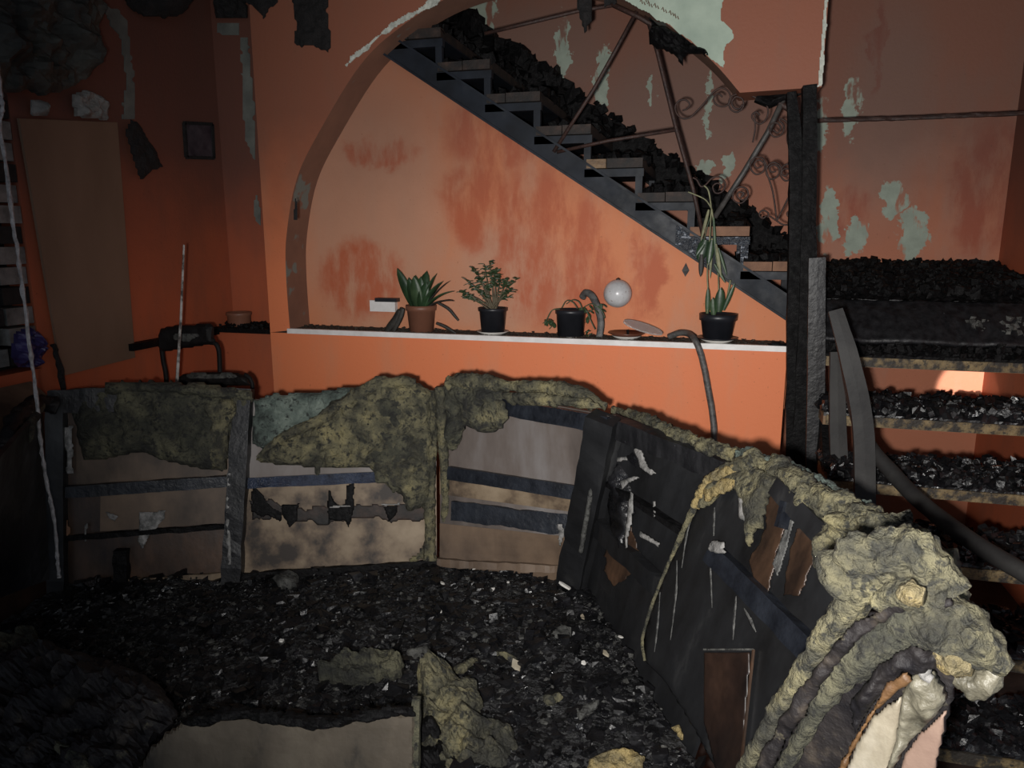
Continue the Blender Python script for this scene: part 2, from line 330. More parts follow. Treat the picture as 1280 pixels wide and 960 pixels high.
    def build(s, name, mat, parent=None, smooth=False, origin=None):
        if not s.v: return None
        root = parent
        while root is not None and root.parent is not None: root = root.parent
        if root is not None: o3 = Vector(root.location)
        elif origin is not None: o3 = Vector(origin)
        else:
            o3 = Vector((sum(v.x for v in s.v)/len(s.v), sum(v.y for v in s.v)/len(s.v), min(v.z for v in s.v)))
        me = bpy.data.meshes.new(name); me.from_pydata([v-o3 for v in s.v], [], s.f); me.validate()
        bm = bmesh.new(); bm.from_mesh(me); bmesh.ops.recalc_face_normals(bm, faces=bm.faces)
        if smooth:
            for f in bm.faces: f.smooth = True
        bm.to_mesh(me); bm.free()
        me.materials.append(M[mat]); o = bpy.data.objects.new(name, me); C.objects.link(o)
        if root is None: o.location = o3
        else: o.parent = parent
        return o
def crv(pts, n=8):
    """Catmull-Rom through points (any dimension tuples / vectors)"""
    pts = [tuple(p) for p in pts]; P = [pts[0]]+pts+[pts[-1]]; out = []
    for i in range(1, len(P)-2):
        for k in range(n):
            t = k/n; out.append(tuple(.5*((2*b)+(-a+c)*t+(2*a-5*b+4*c-d)*t*t+(-a+3*b-3*c+d)*t**3) for a, b, c, d in zip(P[i-1], P[i], P[i+1], P[i+2])))
    out.append(pts[-1]); return out
def tag(o, label=None, cat=None, group=None, kind=None):
    for k, v in (('label', label), ('category', cat), ('group', group), ('kind', kind)):
        if v: o[k] = v
    return o
def thing(name, loc, label, cat, group=None):
    o = bpy.data.objects.new(name, None); C.objects.link(o); o.location = loc; o.empty_display_size = .1
    return tag(o, label, cat, group)
def struct(name, mb, mat, parent=None, label=None, cat=None):
    o = mb.build(name, mat, parent, origin=None if parent else (0, 0, 0))
    if parent is None: tag(o, label, cat, None, 'structure')
    return o
# ================================================================== STRUCTURE
XL, XR, YF = -2.585, 1.43, 1.0
SZ = 1.155; HC = 3.05
struct('floor', MB().box((-4.2, -4.6, -.1), (XR+.15, 1.2, 0)), 'floor', label='sooty floor of the burnt room', cat='floor')
struct('ceiling', MB().box((-4.2, -4.6, HC), (XR+.15, 1.2, HC+.1)), 'ceil', label='charred ceiling above the arch', cat='ceiling')
# arched partition
arch = crv([(-2.108, 1.17), (-2.112, 1.45), (-2.095, 1.66), (-2.02, 1.93), (-1.879, 2.155), (-1.653, 2.44), (-1.45, 2.59), (-1.209, 2.70), (-.93, 2.745), (-.62, 2.71), (-.36, 2.61), (-.079, 2.40), (.074, 2.238)], 6)
outer = [(-2.225, SZ), (-2.225, HC), (.392, HC), (.392, 2.245), (.074, 2.238)]
poly = outer + arch[::-1][1:]
bm = bmesh.new(); vs = [bm.verts.new((x, 0, z)) for x, z in poly]; f = bm.faces.new(vs)
r = bmesh.ops.extrude_face_region(bm, geom=[f]); 
for e in r['geom']:
    if isinstance(e, bmesh.types.BMVert): e.co.y = .2
bmesh.ops.recalc_face_normals(bm, faces=bm.faces)
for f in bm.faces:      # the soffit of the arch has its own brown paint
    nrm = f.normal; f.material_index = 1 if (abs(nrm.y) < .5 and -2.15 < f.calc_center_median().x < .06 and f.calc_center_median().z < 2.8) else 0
bmesh.ops.triangulate(bm, faces=bm.faces)
me = bpy.data.meshes.new('wall_front'); bm.to_mesh(me); bm.free(); me.materials.append(M['wall_front']); me.materials.append(M['reveal'])
wf = bpy.data.objects.new('wall_front', me); C.objects.link(wf); tag(wf, 'orange wall pierced by a wide arch in front of the upper stairs', 'wall', kind='structure')
struct('wall_below_sill', MB().box((-2.225, 0, 0), (.335, .2, SZ)), 'wall_front', label='bright orange half wall under the white-edged sill', cat='wall').name = 'wall_lower'
# peeled plaster on the partition
n0 = Vector((0, -1, 0)); p0 = Vector((0, 0, 0))
MB().sheet([(735,-30),(930,-30),(905,0),(902,25),(908,30),(916,38),(917,48),(908,58),(905,68),(906,88),(897,82),(870,58),(840,35),(800,12),(770,-4)], p0, n0, .003, 0, 1.6, 2.6, 0).build('bare_plaster_patch', 'plaster', wf)
MB().sheet([(428,82),(440,70),(465,48),(495,26),(520,10),(545,-6),(565,-6),(535,12),(505,28),(478,46),(455,66),(434,84)], p0, n0, .004, .4, 1.5, 4, 0).build('broken_plaster_edge', 'plaster_edge', wf)
e = MB().sheet([(1022,107),(1030,0),(1035,0),(1028,108),(1008,112),(1008,108)], p0, n0, .004, .4, 1.2, 2, 0); e.build('chipped_corner_edge', 'plaster_edge', wf)
s = MB()
for i, (x, y) in enumerate([(800, 2), (809, 5), (817, 7), (827, 12), (836, 16), (842, 20), (805, 0)]):
    pts = [onY(x+a*1.6, y+b*1.8+a*.6, -.004) for a, b in [(0,0),(1,-2),(2,1),(3,-1),(4,1)]]
    s.tube(pts, .0022, 5)
s.build('scrawled_marks', 'pen', wf)
# arch soffit scars
s = MB(); 
for a, b in ((6, 9),):
    pass
# niche wall under the stairs
def ns(x): return 2.542 + (x+1.638)*(1.271-2.542)/(.344+1.638)          # underside of the near stringer
struct('wall_niche', MB().prism([(-2.3, SZ-.3), (.36, SZ-.3), (.36, ns(.36)+.1), (-2.25, ns(-2.25)+.1), (-2.3, ns(-2.3)+.1)], 1, .2, .26), 'wall_niche',
       label='washed pale orange wall inside the arch under the stairs', cat='wall')
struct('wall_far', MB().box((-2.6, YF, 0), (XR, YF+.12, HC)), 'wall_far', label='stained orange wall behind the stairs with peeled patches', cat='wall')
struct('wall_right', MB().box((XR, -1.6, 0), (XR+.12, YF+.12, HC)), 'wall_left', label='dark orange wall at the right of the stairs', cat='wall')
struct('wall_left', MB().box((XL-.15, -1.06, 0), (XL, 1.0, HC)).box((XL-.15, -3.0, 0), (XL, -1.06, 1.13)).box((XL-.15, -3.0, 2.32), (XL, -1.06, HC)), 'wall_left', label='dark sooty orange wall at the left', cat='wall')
struct('wall_recess', MB().box((XL, .2, SZ), (-2.2, .3, HC)), 'wall_left', label='sooty recess wall left of the arch pillar', cat='wall').name = 'wall_recess'
struct('wall_recess_lower', MB().box((XL, .05, 0), (-2.225, .3, SZ)), 'wall_left', label='orange half wall behind the stool left of the arch', cat='wall').name = 'wall_recess_lower'
wl = bpy.data.objects['wall_left']; wr = bpy.data.objects['wall_recess']
nR = Vector((0, -1, 0)); pR = Vector((0, .2, 0)); nL = Vector((1, 0, 0)); pL = Vector((XL, 0, 0))
MB().sheet([(299,45),(312,45),(318,120),(322,200),(324,212),(313,195),(305,170),(303,110)], pR, nR, .004, .2, 3, 2, 0).build('grey_peeled_patch', 'plaster_grey', wr)
MB().sheet([(321,238),(327,262),(328,286),(318,275),(316,255)], pR, nR, .004, .2, 2, 1, 0).build('grey_peeled_patch', 'plaster_grey', wr)
MB().sheet([(270,27),(300,28),(300,46),(270,45)], pR, nR, .004, .2, 3, 2, 0).build('grey_peeled_patch', 'plaster_grey', wr)
MB().sheet([(146,8),(160,30),(166,90),(170,120),(168,150),(152,148),(156,100),(150,50),(130,20),(128,8)], pL, nL, .006, .3, 3, 3, 0).build('grey_peeled_patch', 'plaster_grey', wl)
# window at far left: opening with sooty brick reveal
win = thing('window_1', (XL-.15, -2.0, 1.13), None, None); win['kind'] = 'structure'; win['label'] = 'blackened window opening at the far left'
MB().box((XL-.15, -3.0, 1.13), (XL-.11, -1.06, 2.32)).build('boarding', 'mortar', win)
b = MB().box((XL-.11, -3.0, 1.13), (XL-.02, -2.95, 2.32)).box((XL-.11, -3.0, 2.26), (XL-.02, -1.06, 2.32)).box((XL-.11, -2.05, 1.13), (XL-.06, -2.0, 2.3)); b.build('window_frame', 'rag', win)
k = 0
for row in range(15):
    z = 1.16+row*.077
    if z > 2.2: break
    for c in range(2):
        y1 = -1.065 - c*.125 - (.03 if row % 2 else 0)*(c)
        w_ = .115 if c == 0 else .10
        if row in (4, 9) and c == 1: continue
        t = random.uniform(-.006, .008)
        MB().box((XL-.10, y1-w_, z), (XL-.006+t, y1, z+.065)).build('brick', 'brick' if (row+c) % 3 else 'mortar', win)
tr = MB().box((-2.118, -.012, SZ), (.335, .012, SZ+.025)); struct('trim_1', tr, 'white', label='white sill edge strip under the potted plants', cat='trim')
struct('sill', MB().box((-2.2, .01, SZ), (.335, .2, SZ+.02)), 'soil', label='soil-strewn window-sill ledge inside the arch', cat='sill').name = 'sill'
struct('sill_left', MB().box((XL, .0, SZ-.01), (-2.225, .2, SZ+.015)), 'char', label='burnt black ledge left of the arch pillar', cat='sill').name = 'sill_left'
a = onX(162, 448, XL+.04); struct('s', MB().box((XL, -.62, SZ-.02), (XL+.05, 0, SZ+.012)), 'char', label='burnt ledge along the left wall', cat='sill').name = 'sill_side'
c = MB().bar(onY(375, 281, .195), onY(380, 412, .195), .006, .006); o = c.build('trim_2', 'saucer'); tag(o, 'thin white corner bead in the left of the arch', 'trim', kind='structure')
# ================================================================== STAIRS
# upper flight, climbing to the left behind the arch
fl = thing('staircase_flight', (-.6, .55, 1.2), 'black steel stair flight climbing left behind the arch', 'staircase')
def band(mb, x0, x1, fb, h, y0, y1, n=1, rag=0, seed=0):
    top = []; bot = []
    for i in range(n+1):
        x = x0+(x1-x0)*i/n; zb = fb(x)
        bot.append((x, zb)); top.append((x, zb+h+rag*abs(nz((x*9, seed, 0), 1, seed, 4))*2))
    k = n+1
    vs = [(x, y0, z) for x, z in bot]+[(x, y0, z) for x, z in top]+[(x, y1, z) for x, z in bot]+[(x, y1, z) for x, z in top]
    fs = []
    for i in range(n):
        fs += [(i, i+1, k+i+1, k+i), (2*k+i+1, 2*k+i, 3*k+i, 3*k+i+1), (k+i, k+i+1, 3*k+i+1, 3*k+i), (i+1, i, 2*k+i, 2*k+i+1)]
    fs += [(0, k, 3*k, 2*k), (n, 2*k+n, 3*k+n, k+n)]
    return mb.add(vs, fs)
o = band(MB(), -2.3, .36, ns, .118, .135, .15).add([], []); band(o, -2.3, .36, lambda x: ns(x)+.106, .012, .10, .15); band(o, -2.3, .36, ns, .012, .10, .15)
o.build('stringer', 'steel', fl)
band(MB(), -.17, -.03, lambda x: ns(x)+.014, .09, .130, .136, 10).build('painted_glare_patch', 'steel_glints', fl)['label'] = 'blistered wet patch of the stringer with painted flash glints'  # thin band that carries the painted highlight on the stringer
fs_ = lambda x: 1.673+(x-.387)*(2.702-1.673)/(-1.166-.387)
band(MB(), -2.4, .42, lambda x: fs_(x)-.24, .2, .93, .985, 90, .06, 4).build('stringer', 'char', fl)
# charred lumps along the far stringer
s = MB()
for i in range(300):
    x = random.uniform(-1.7, .4) if i % 2 else random.uniform(-1.7, -.9)
    s.lump((x, random.uniform(.85, .97), fs_(x)+random.uniform(-.06, .0)), random.uniform(.01, .03 if x > -.8 else .06))
s.build('char_crust', 'char', fl)['kind'] = 'stuff'
B = onY(937, 283, .15); G = onY(614, 75, .15); dX = (G.x-B.x)/5; dZ = (G.z-B.z)/5
for k in range(-1, 8):
    xr = B.x+dX*k; zt = B.z+dZ*k; w_ = abs(onY(863, 283, .15).x-B.x)
    tr = MB(); split = xr-w_*(.52 if k % 2 else .64)
    t1 = MB().box((split+.002, .125, zt-.042), (xr, .90, zt)); mt = 'brickwood' if k in (0, -1) else 'brickdark'
    tb = t1.build('tread', mt if k != 2 else 'brickdark', fl); MB().box((xr-w_, .125, zt-.042), (split-.002, .90, zt-.002)).build('plank', 'treadwood' if k == 2 else ('brickdark' if k > 2 or k == 1 else 'brickwood'), tb)
    c = MB()
    for i in range(70):
        c.lump((random.uniform(xr-w_, xr), random.uniform(.15, .9), zt+random.uniform(0, .018)), random.uniform(.012, .032))
    for i in range(110 if k > -1 else 10):
        c.lump((random.uniform(xr-w_*.9, xr-.02), random.uniform(.5, .9), zt+random.uniform(.0, .06)), random.uniform(.01, .035))
    c.build('char_crust', 'char', fl)['kind'] = 'stuff'
    zb = zt-.046
    br = MB().box((xr-w_-.01, .135, zb-.035), (xr+.005, .17, zb)).box((xr-w_-.01, .17, zb-.006), (xr+.005, .9, zb))
    br.box((xr-.032, .137, ns(xr)+.10), (xr, .165, zb-.03)).box((xr-.03, .85, zb-.2), (xr, .88, zb))
    o = br.build('tread_bracket', 'steel_glints' if k == 0 else 'steel', fl)  # one bracket shares the painted glints
    if k < 0: continue
# lower flight, climbing away from the camera at the right
lf = thing('staircase_flight', (.95, -.5, 0), 'burnt wooden open-riser steps at the right beside the sofa', 'staircase')
def crust(x0, x1, y0, y1, z, h, seed, cell=.012, lumps=200, lr=(.008, .028)):
    mb = MB(); nx = int((x1-x0)/cell); ny = max(4, int((y1-y0)/cell)); vs = []; fs = []
    for j in range(ny+1):
        for i in range(nx+1):
            x = x0+(x1-x0)*i/nx; y = y0+(y1-y0)*j/ny
            e = min(1, min(j, ny-j)/2.5)
            hh = h*(.45+.9*abs(nz((x, y, seed), 9, seed, 3))+.5*nz((x, y, seed), 35, seed, 2))*(.35+.65*e)
            vs.append((x, y - (0.012*nz((x, 0, z), 40, seed) if j == 0 else 0), z+max(.003, hh)))
    for j in range(ny):
        for i in range(nx): a = j*(nx+1)+i; fs.append((a, a+1, a+nx+2, a+nx+1))
    o = len(vs); vs += [(x0+(x1-x0)*i/nx, y0, z-.004) for i in range(nx+1)]
    for i in range(nx): fs.append((i+1, i, o+i, o+i+1))
    mb.add(vs, fs)
    for i in range(lumps):
        mb.lump((random.uniform(x0, x1), random.uniform(y0, y1), z+h*random.uniform(.3, 1.05)), random.uniform(*lr))
    return mb
for k in range(6):
    z = 1.165-.2*k; y = -.15-.21*k
    tb = MB().box((.45, y, z-.04), (XR-.01, y+.25, z)).build('tread', 'treadwood', lf)
    MB().box((.46, y-.014, z-.036), (XR-.02, y-.001, z+.002)).build('nosing', 'treadedge', tb)
    crust(.45, XR-.035, y-.006, y+.25, z, .052, k+2, lumps=1100, lr=(.005, .020)).build('char_crust', 'charlump' if k else 'char', tb)['kind'] = 'stuff'
for x in (.47, XR-.035):
    s = MB(); a = Vector((x, -1.45, -.02)); b_ = Vector((x, .06, 1.24)); s.bar(a+Vector((0, .12, 0)), b_+Vector((0, .12, -.05)), .03, .14, rag=.1, n=20); s.build('stringer', 'char', lf)
# landing
ld = thing('stair_landing', (.93, .53, 1.3), 'burnt black stair landing heaped with char below the peeled wall', 'landing')
MB().box((.38, .06, 1.325), (XR-.005, .985, 1.365)).build('deck', 'char', ld)
MB().bar((.36, .075, 1.335), (XR-.01, .075, 1.335), .03, .10, rag=.05, n=70).build('edge_beam', 'plank', ld)
mb = MB(); nx, ny = 110, 80; vs = []; fs = []
for j in range(ny+1):
    for i in range(nx+1):
        x = .36+(XR-.01-.36)*i/nx; y = .05+(.98-.05)*j/ny
        base = .02+.05*min(1, j/12)+.08*(j/ny)**2
        hh = base+.035*nz((x, y, 1), 8, 5, 4)+.018*nz((x, y, 2), 35, 6, 2)+(.03*abs(nz((x, y, 4), 16, 9, 3)) if j > ny*.7 else 0)
        vs.append((x, y, 1.365+max(.002, hh)))
for j in range(ny):
    for i in range(nx): a = j*(nx+1)+i; fs.append((a, a+1, a+nx+2, a+nx+1))
mb.add(vs, fs)
for i in range(1500):
    y = random.uniform(.08, .97); mb.lump((random.uniform(.38, XR-.03), y, 1.375+.05*min(1, y/.2)+.08*y*y+random.uniform(0, .03)), random.uniform(.005, .022))
mb.build('char_crust', 'char', ld)['kind'] = 'stuff'
mb = MB(); nx, ny = 90, 16; vs = []; fs = []     # charred slab slumped over the landing edge down to the first tread
for k_ in (0, 1):
    for j in range(ny+1):
        for i in range(nx+1):
            u = i/nx; v = j/ny; x = .40+(XR-.02-.40)*u; y = .06-.20*v; z = 1.385-.115*v-.035*v*v
            d = .010*nz((x, y, 3), 7, 8, 4)+.005*nz((x, y, 3), 40, 8, 2)+.008*nz((x*3, 0, 1), 3, 4)*v
            vs.append((x, y-d-(.0 if k_ == 0 else -.02), z+d-(.0 if k_ == 0 else .02)))
k = (nx+1)*(ny+1)
for j in range(ny):
    for i in range(nx):
        a = j*(nx+1)+i; fs += [(a, a+1, a+nx+2, a+nx+1), (k+a, k+a+nx+1, k+a+nx+2, k+a+1)]
for i in range(nx): a = ny*(nx+1)+i; fs += [(i+1, i, k+i, k+i+1), (a, a+1, k+a+1, k+a)]
for j in range(ny): a = j*(nx+1); c_ = a+nx; fs += [(a, a+nx+1, k+a+nx+1, k+a), (c_+nx+1, c_, k+c_, k+c_+nx+1)]
mb.add(vs, fs).build('fallen_slab', 'plank', ld, True)['label'] = 'grey-black wet slab over the landing edge'
s = MB()
for i in range(60): s.lump((random.uniform(1.0, 1.25), random.uniform(-.12, -.02), random.uniform(1.27, 1.33)), random.uniform(.004, .014))
s.build('ash_smear', 'ash', ld)['kind'] = 'stuff'
# ---- posts and fallen timbers at the corner of the stairs
def post(name, pts, Y, wd, mat, label, cat, dp=None, rag=.15, n=40):
    mb = MB(); P = [onY(x, y, Y if not hasattr(Y, '__len__') else Y[i]) for i, (x, y) in enumerate(pts)]
    P = [Vector(p) for p in crv(P, 8)] if len(P) > 2 else [P[0].lerp(P[1], i/n) for i in range(n+1)]
    ws = wd if hasattr(wd, '__len__') else [wd]*2; vs = []; fs = []; m = len(P)
    for i, p in enumerate(P):
        t = i/(m-1); k = t*(len(ws)-1); a = int(min(k, len(ws)-2)); w_ = ws[a]+(ws[a+1]-ws[a])*(k-a); d_ = dp or w_
        tg = (P[min(i+1, m-1)]-P[max(i-1, 0)]).normalized(); yy = Vector((0, 1, 0)); sx = tg.cross(yy).normalized(); yy = sx.cross(tg)
        for j, (u, v) in enumerate(((-1,-1),(0,-1.08),(1,-1),(1,1),(-1,1))):
            r = 1+rag*2*nz(p+Vector((j, 0, 0)), 12, 2, 3); vs.append(p+sx*(u*w_/2*r)+yy*(v*d_/2*r))
    for i in range(m-1):
        for j in range(5): fs.append((i*5+j, i*5+(j+1) % 5, i*5+5+(j+1) % 5, i*5+5+j))
    fs += [(0, 1, 2, 3, 4), tuple((m-1)*5+j for j in (4, 3, 2, 1, 0))]
    mb.add(vs, fs); o = mb.build(name, mat)
    return tag(o, label, cat)
post('newel_post', [(1011, 108), (1010, 310), (1004, 600), (1003, 720)], -.04, [.05, .06, .10, .10], 'char', 'charred corner post rising from the stairs to the wall above', 'post', dp=.07)
post('newel_post', [(989, 116), (996, 240), (995, 400), (993, 600), (993, 700)], -.03, [.035, .06, .075, .075, .07], 'char', 'black post at the right end of the orange half wall', 'post', dp=.05)
post('burnt_plank', [(1021, 322), (1020, 450), (1018, 596), (1018, 680)], -.22, [.062, .066, .068, .07], 'plank', 'upright wet grey plank in front of the corner post', 'plank', dp=.03, rag=.04)
post('burnt_plank', [(1046, 440), (1047, 530), (1050, 615), (1052, 700)], [-.35, -.4, -.45, -.5], [.05, .06, .062, .062], 'handrail', 'short sooty plank upright between the grey plank and the leaning plank', 'plank', dp=.03, rag=.03)
post('burnt_plank', [(1044, 388), (1062, 450), (1078, 530), (1081, 637), (1083, 740)], [-.66, -.7, -.72, -.74, -.74], [.045, .06, .066, .066, .066], 'handrail', 'sooty plank leaning against the steps above the sofa foam', 'plank', dp=.03, rag=.03)
hr = [(1054, 418), (1062, 470), (1080, 545), (1120, 596), (1161, 636), (1220, 680), (1290, 722), (1360, 770)]
P = [onY(x, y, Y) for (x, y), Y in zip(hr, (-.42, -.5, -.62, -.75, -.9, -1.05, -1.2, -1.3))]
o = MB().tube(crv(P, 8), .026, 16, .05, 10).build('handrail', 'handrail', smooth=True); tag(o, 'long fallen grey handrail sloping down across the steps', 'handrail')
# horizontal rail on the landing wall
P = [onY(x, y, .55) for x, y in ((1016, 151), (1080, 149), (1150, 147), (1220, 144), (1300, 141))]
o = MB().tube(crv(P, 10), .0105, 8, .25, 60).build('handrail', 'iron'); tag(o, 'thin rusty rail running right from the corner post', 'rail')
# ---- wrought-iron railing
rl = thing('stair_railing', tuple(onY(800, 260, .12)), 'bent wrought-iron stair railing with scrolls under the arch', 'railing')
YR = .12
def rod(pts, r, nm='rod', mt='iron', Y=YR): return MB().tube([onY(x, y, Y) for x, y in pts], r, 8).build(nm, mt, rl, True)
rod([(796, 14), (770, 62), (742, 112), (692, 190)], .009)
rod([(808, 18), (822, 66), (845, 160), (866, 235), (880, 300)], .0095)
rod([(606, 42), (660, 29), (722, 14), (770, 6)], .0085)
rod([(762, 4), (800, 22), (830, 40)], .011)
rod([(696, 190), (760, 176), (846, 162)], .0085)
rod([(983, 116), (960, 165), (930, 215), (893, 272)], .012, 'tube', 'iron_grey')['label'] = 'grey bent tube'
rod([(919, 117), (1008, 113)], .010)
rod([(958, 118), (1000, 146)], .012)
def scroll(pts, n=7): return MB().tube([onY(x, y, YR-.01) for x, y in crv(pts, n)], .0042, 6).build('scroll', 'iron', rl, True)
def spiral(cx, cy, r0, r1, a0, turns, k=22):
    return [(cx+(r0+(r1-r0)*i/k)*cos(a0+turns*2*pi*i/k), cy+(r0+(r1-r0)*i/k)*sin(a0+turns*2*pi*i/k)) for i in range(k+1)]
# upper S scroll: left curl at (853,134), right curl at (903,124)
scroll([(853,138),(859,136),(862,130),(857,125),(849,126),(844,133),(846,142),(853,148),(862,147),(870,140),(882,127),(892,115),(902,110),(911,115),(913,126),(906,133),(896,131),(892,123),(897,117),(903,121)])
scroll([(928,130),(924,136),(917,134),(915,127),(920,121),(928,124),(929,133),(922,140),(914,137),(911,128),(915,120),(926,117),(940,120),(955,128),(960,137),(958,148),(950,155),(942,150),(940,144),(945,140),(950,144)])
scroll([(943,140),(944,160),(941,178)]); 
scroll([(966,162),(972,166),(976,160),(972,154),(964,155),(962,164),(968,171),(977,168),(980,158),(974,150),(978,149),(985,156),(984,175),(989,186),(996,190),(1000,186)])
scroll([(1000,175),(994,180),(990,175),(994,169),(1000,170)])
scroll([(952,208),(946,210),(943,205),(948,200),(955,204),(955,213),(946,218),(939,212),(938,203),(944,197),(953,198),(958,207),(958,214),(966,240),(971,276)])
scroll([(970,214),(964,215),(962,209),(968,206),(974,211),(972,220),(964,224),(958,217),(960,207),(968,203),(976,209),(977,218)])
scroll([(985,217),(981,220),(977,216),(981,211),(988,213),(989,222),(982,226),(976,219),(979,208),(988,205),(996,210),(997,222),(985,248),(971,276)])
scroll([(930,240),(926,247),(930,242),(924,240),(922,245),(928,250),(935,245),(933,236),(924,234),(917,240),(917,250),(926,254),(934,248)])
scroll([(898,238),(902,233),(897,229),(891,233),(894,241),(902,240),(907,231),(901,222),(891,222),(882,231),(876,233),(871,225),(866,222)])
scroll([(958,270),(953,273),(949,268),(953,263),(960,266),(960,272)]); scroll([(991,272),(986,271),(984,266),(990,263),(995,268),(990,274)])
scroll([(971,276),(980,281),(996,280)]); scroll([(971,276),(962,270)])
o = MB().tube([onY(x, y, .12) for x, y in ((945, 122), (962, 128), (985, 118), (1000, 112))], [.02, .03, .025, .02], 10, .6, 30).build('scorched_bracket', 'char', rl)
# ================================================================== HANGING BURNT RAGS
def rag(poly, p, n, thick, label, mat='rag', name='burnt_rag', cat='rag', **k):
    o = MB().sheet(poly, p, n, thick, k.pop('amp', 1.2), k.pop('cell', 3), k.pop('rag', 3), k.pop('edge', 6), off=k.pop('off', .004), **k).build(name, mat)
    return tag(o, label, cat)
rag([(366,-75),(410,-75),(413,0),(411,30),(415,50),(413,66),(400,64),(390,60),(378,62),(368,56),(369,30),(366,0)], p0, n0, .012, 'black burnt rag hanging on the orange wall left of the arch top')
rag([(310,-30),(352,-30),(347,8),(338,12),(330,30),(326,18),(314,8),(306,4)], p0, n0, .012, 'small torn black rag at the top of the pillar left of the arch', seed=2)
rag([(716,-30),(745,-30),(742,5),(741,22),(736,34),(731,50),(727,30),(722,12)], Vector((0, .05, 0)), n0, .02, 'pointed black rag dangling from the top of the arch', seed=3)
rag([(750,-20),(772,-20),(770,6),(760,10),(758,20),(752,8)], Vector((0, .05, 0)), n0, .02, 'short black tatter at the top of the arch beside the pointed rag', seed=4)
rag([(806,14),(812,20),(820,32),(838,38),(858,48),(880,60),(892,76),(880,72),(868,70),(856,72),(854,84),(848,74),(836,66),(824,64),(812,58),(808,46),(814,36)], Vector((0, .03, 0)), n0, .045, 'charred clump hanging under the bare plaster edge of the arch', mat='char', name='charred_clump', cat='debris', seed=5)
rag([(368,248),(372,246),(373,275),(367,276)], Vector((0, .1, 0)), Vector((.25,-.97,0)), .004, 'small black scrap stuck inside the left of the arch', cell=1.5, rag=.5, seed=7)
rag([(162,146),(170,150),(182,172),(197,195),(203,210),(190,214),(174,226),(164,200),(153,168)], Vector((XL+.03, 0, 0)), nL, .012, 'tilted torn black sheet hanging on the dark left wall', cat='sheet', name='torn_sheet', seed=8)
rag([(-40,-130),(112,-130),(120,10),(118,60),(112,88),(100,100),(88,108),(70,118),(45,122),(30,112),(14,118),(-40,110)], Vector((XL+.09, 0, 0)), nL, .07, 'grey sooty drape remains bulging above the boarded window', mat='drape', name='drape_remains', cat='drape', seed=9, amp=1.5, edge=25, nsc=8, fold=.03, cell=4)
rag([(140,-120),(245,-120),(240,4),(228,18),(205,24),(180,22),(162,12),(150,-4)], Vector((XL+.30, 0, 0)), Vector((.8,-.6,0)).normalized(), .08, 'round black sagging sheet under the ceiling at the upper left', name='sagging_sheet', cat='sheet', seed=10, edge=30, nsc=6)
rag([(268,-40),(300,-40),(312,-5),(309,24),(270,26)], Vector((0, .14, 0)), n0, .03, 'black burnt sheet across the top of the wall recess', name='burnt_sheet', cat='sheet', seed=11)
# ---- left wall things
n = nL; P = [onX(x, y, XL+.025) for x, y in ((24, 148), (147, 153), (169, 447), (60, 466))]
o = MB().slab([P[0], P[1], P[2], onX(78, 470, XL+.025)], n, .012).build('hardboard_panel', 'plywood'); tag(o, 'large brown board propped over the left window', 'board')
for poly, lb in (([(88,118),(104,112),(128,122),(134,130),(131,152),(90,148)], 'broken pale block on top of the brown board'), ([(36,124),(56,126),(56,146),(36,144)], 'smaller broken block on the left top of the brown board')):
    rag(poly, Vector((XL+.03, 0, 0)), nL, .03, lb, mat='brick', name='broken_block', cat='block', cell=2.5, rag=2, seed=13)
pf = thing('picture_frame', tuple(onX(248, 197, XL)), 'small dark picture frame on the left wall near the corner', 'picture')
cs = [onX(x, y, XL+.012) for x, y in ((229, 152), (266, 154), (268, 199), (232, 198))]
fr = MB(); mid = sum(cs, Vector())/4
for i in range(4):
    fr.bar(cs[i].lerp(mid, .06), cs[(i+1) % 4].lerp(mid, .06), .014, .016)
fr.build('frame', 'rag', pf); MB().slab([c.lerp(mid, .08) for c in cs], nL, .006).build('picture', 'pic', pf)
# dark rag and violet bag by the window foot
rag([(14,418),(30,408),(46,414),(50,436),(48,458),(20,462),(10,440)], Vector((XL+.05, 0, 0)), nL, .05, 'crumpled dark violet bag at the foot of the left window', mat='violet', name='plastic_bag', cat='bag', cell=3, seed=14)
o = MB()
P = [onX(66, 430, XL+.05), onX(72, 450, XL+.06), onX(80, 488, XL+.05)]
o.tube(crv(P, 6), .012, 6, .7, 40).build('burnt_strip', 'rag'); tag(C.objects[-1], 'thin charred strip hanging below the brown board', 'strip')
# cardboard box at far left
bx = thing('cardboard_box', (XL+.09, -1.36, 0), 'tall sooty cardboard carton against the wall at the left edge', 'box')
MB().box((XL+.005, -1.62, 0), (XL+.17, -1.17, 1.02)).build('carton', 'board_red', bx)
MB().slab([(XL+.17, -1.62, 1.02), (XL+.17, -1.17, 1.02), (XL+.06, -1.17, 1.10), (XL+.06, -1.62, 1.10)], Vector((.6, 0, .8)), .006).build('flap', 'board', bx)
# clay bowl on the left ledge
bl = onY(300, 413, .1); bl.z = SZ+.016
o = MB().lathe(bl, [(.0, 0), (.055, 0), (.06, .01), (.062, .055), (.068, .062), (.066, .075), (.058, .075), (.052, .03), (0, .03)], 24).build('clay_bowl', 'pot_terra', smooth=True); tag(o, 'scorched brown clay bowl on the burnt ledge left of the arch', 'bowl')
s = MB()
for i in range(150): s.lump((random.uniform(XL+.02, -2.23), random.uniform(.0, .18), SZ+.018+random.uniform(0, .012)), random.uniform(.005, .014))
tag(s.build('ledge_debris', 'char'), 'charred crumbs covering the left ledge', 'debris', kind='stuff')
s = MB()
for i in range(700): s.lump((random.uniform(-2.1, .33), random.uniform(.015, .19), SZ+.021+random.uniform(0, .004)), random.uniform(.003, .011), (1, 1, .5))
tag(s.build('sill_debris', 'soil'), 'soil and char crumbs scattered along the sill', 'debris', kind='stuff')
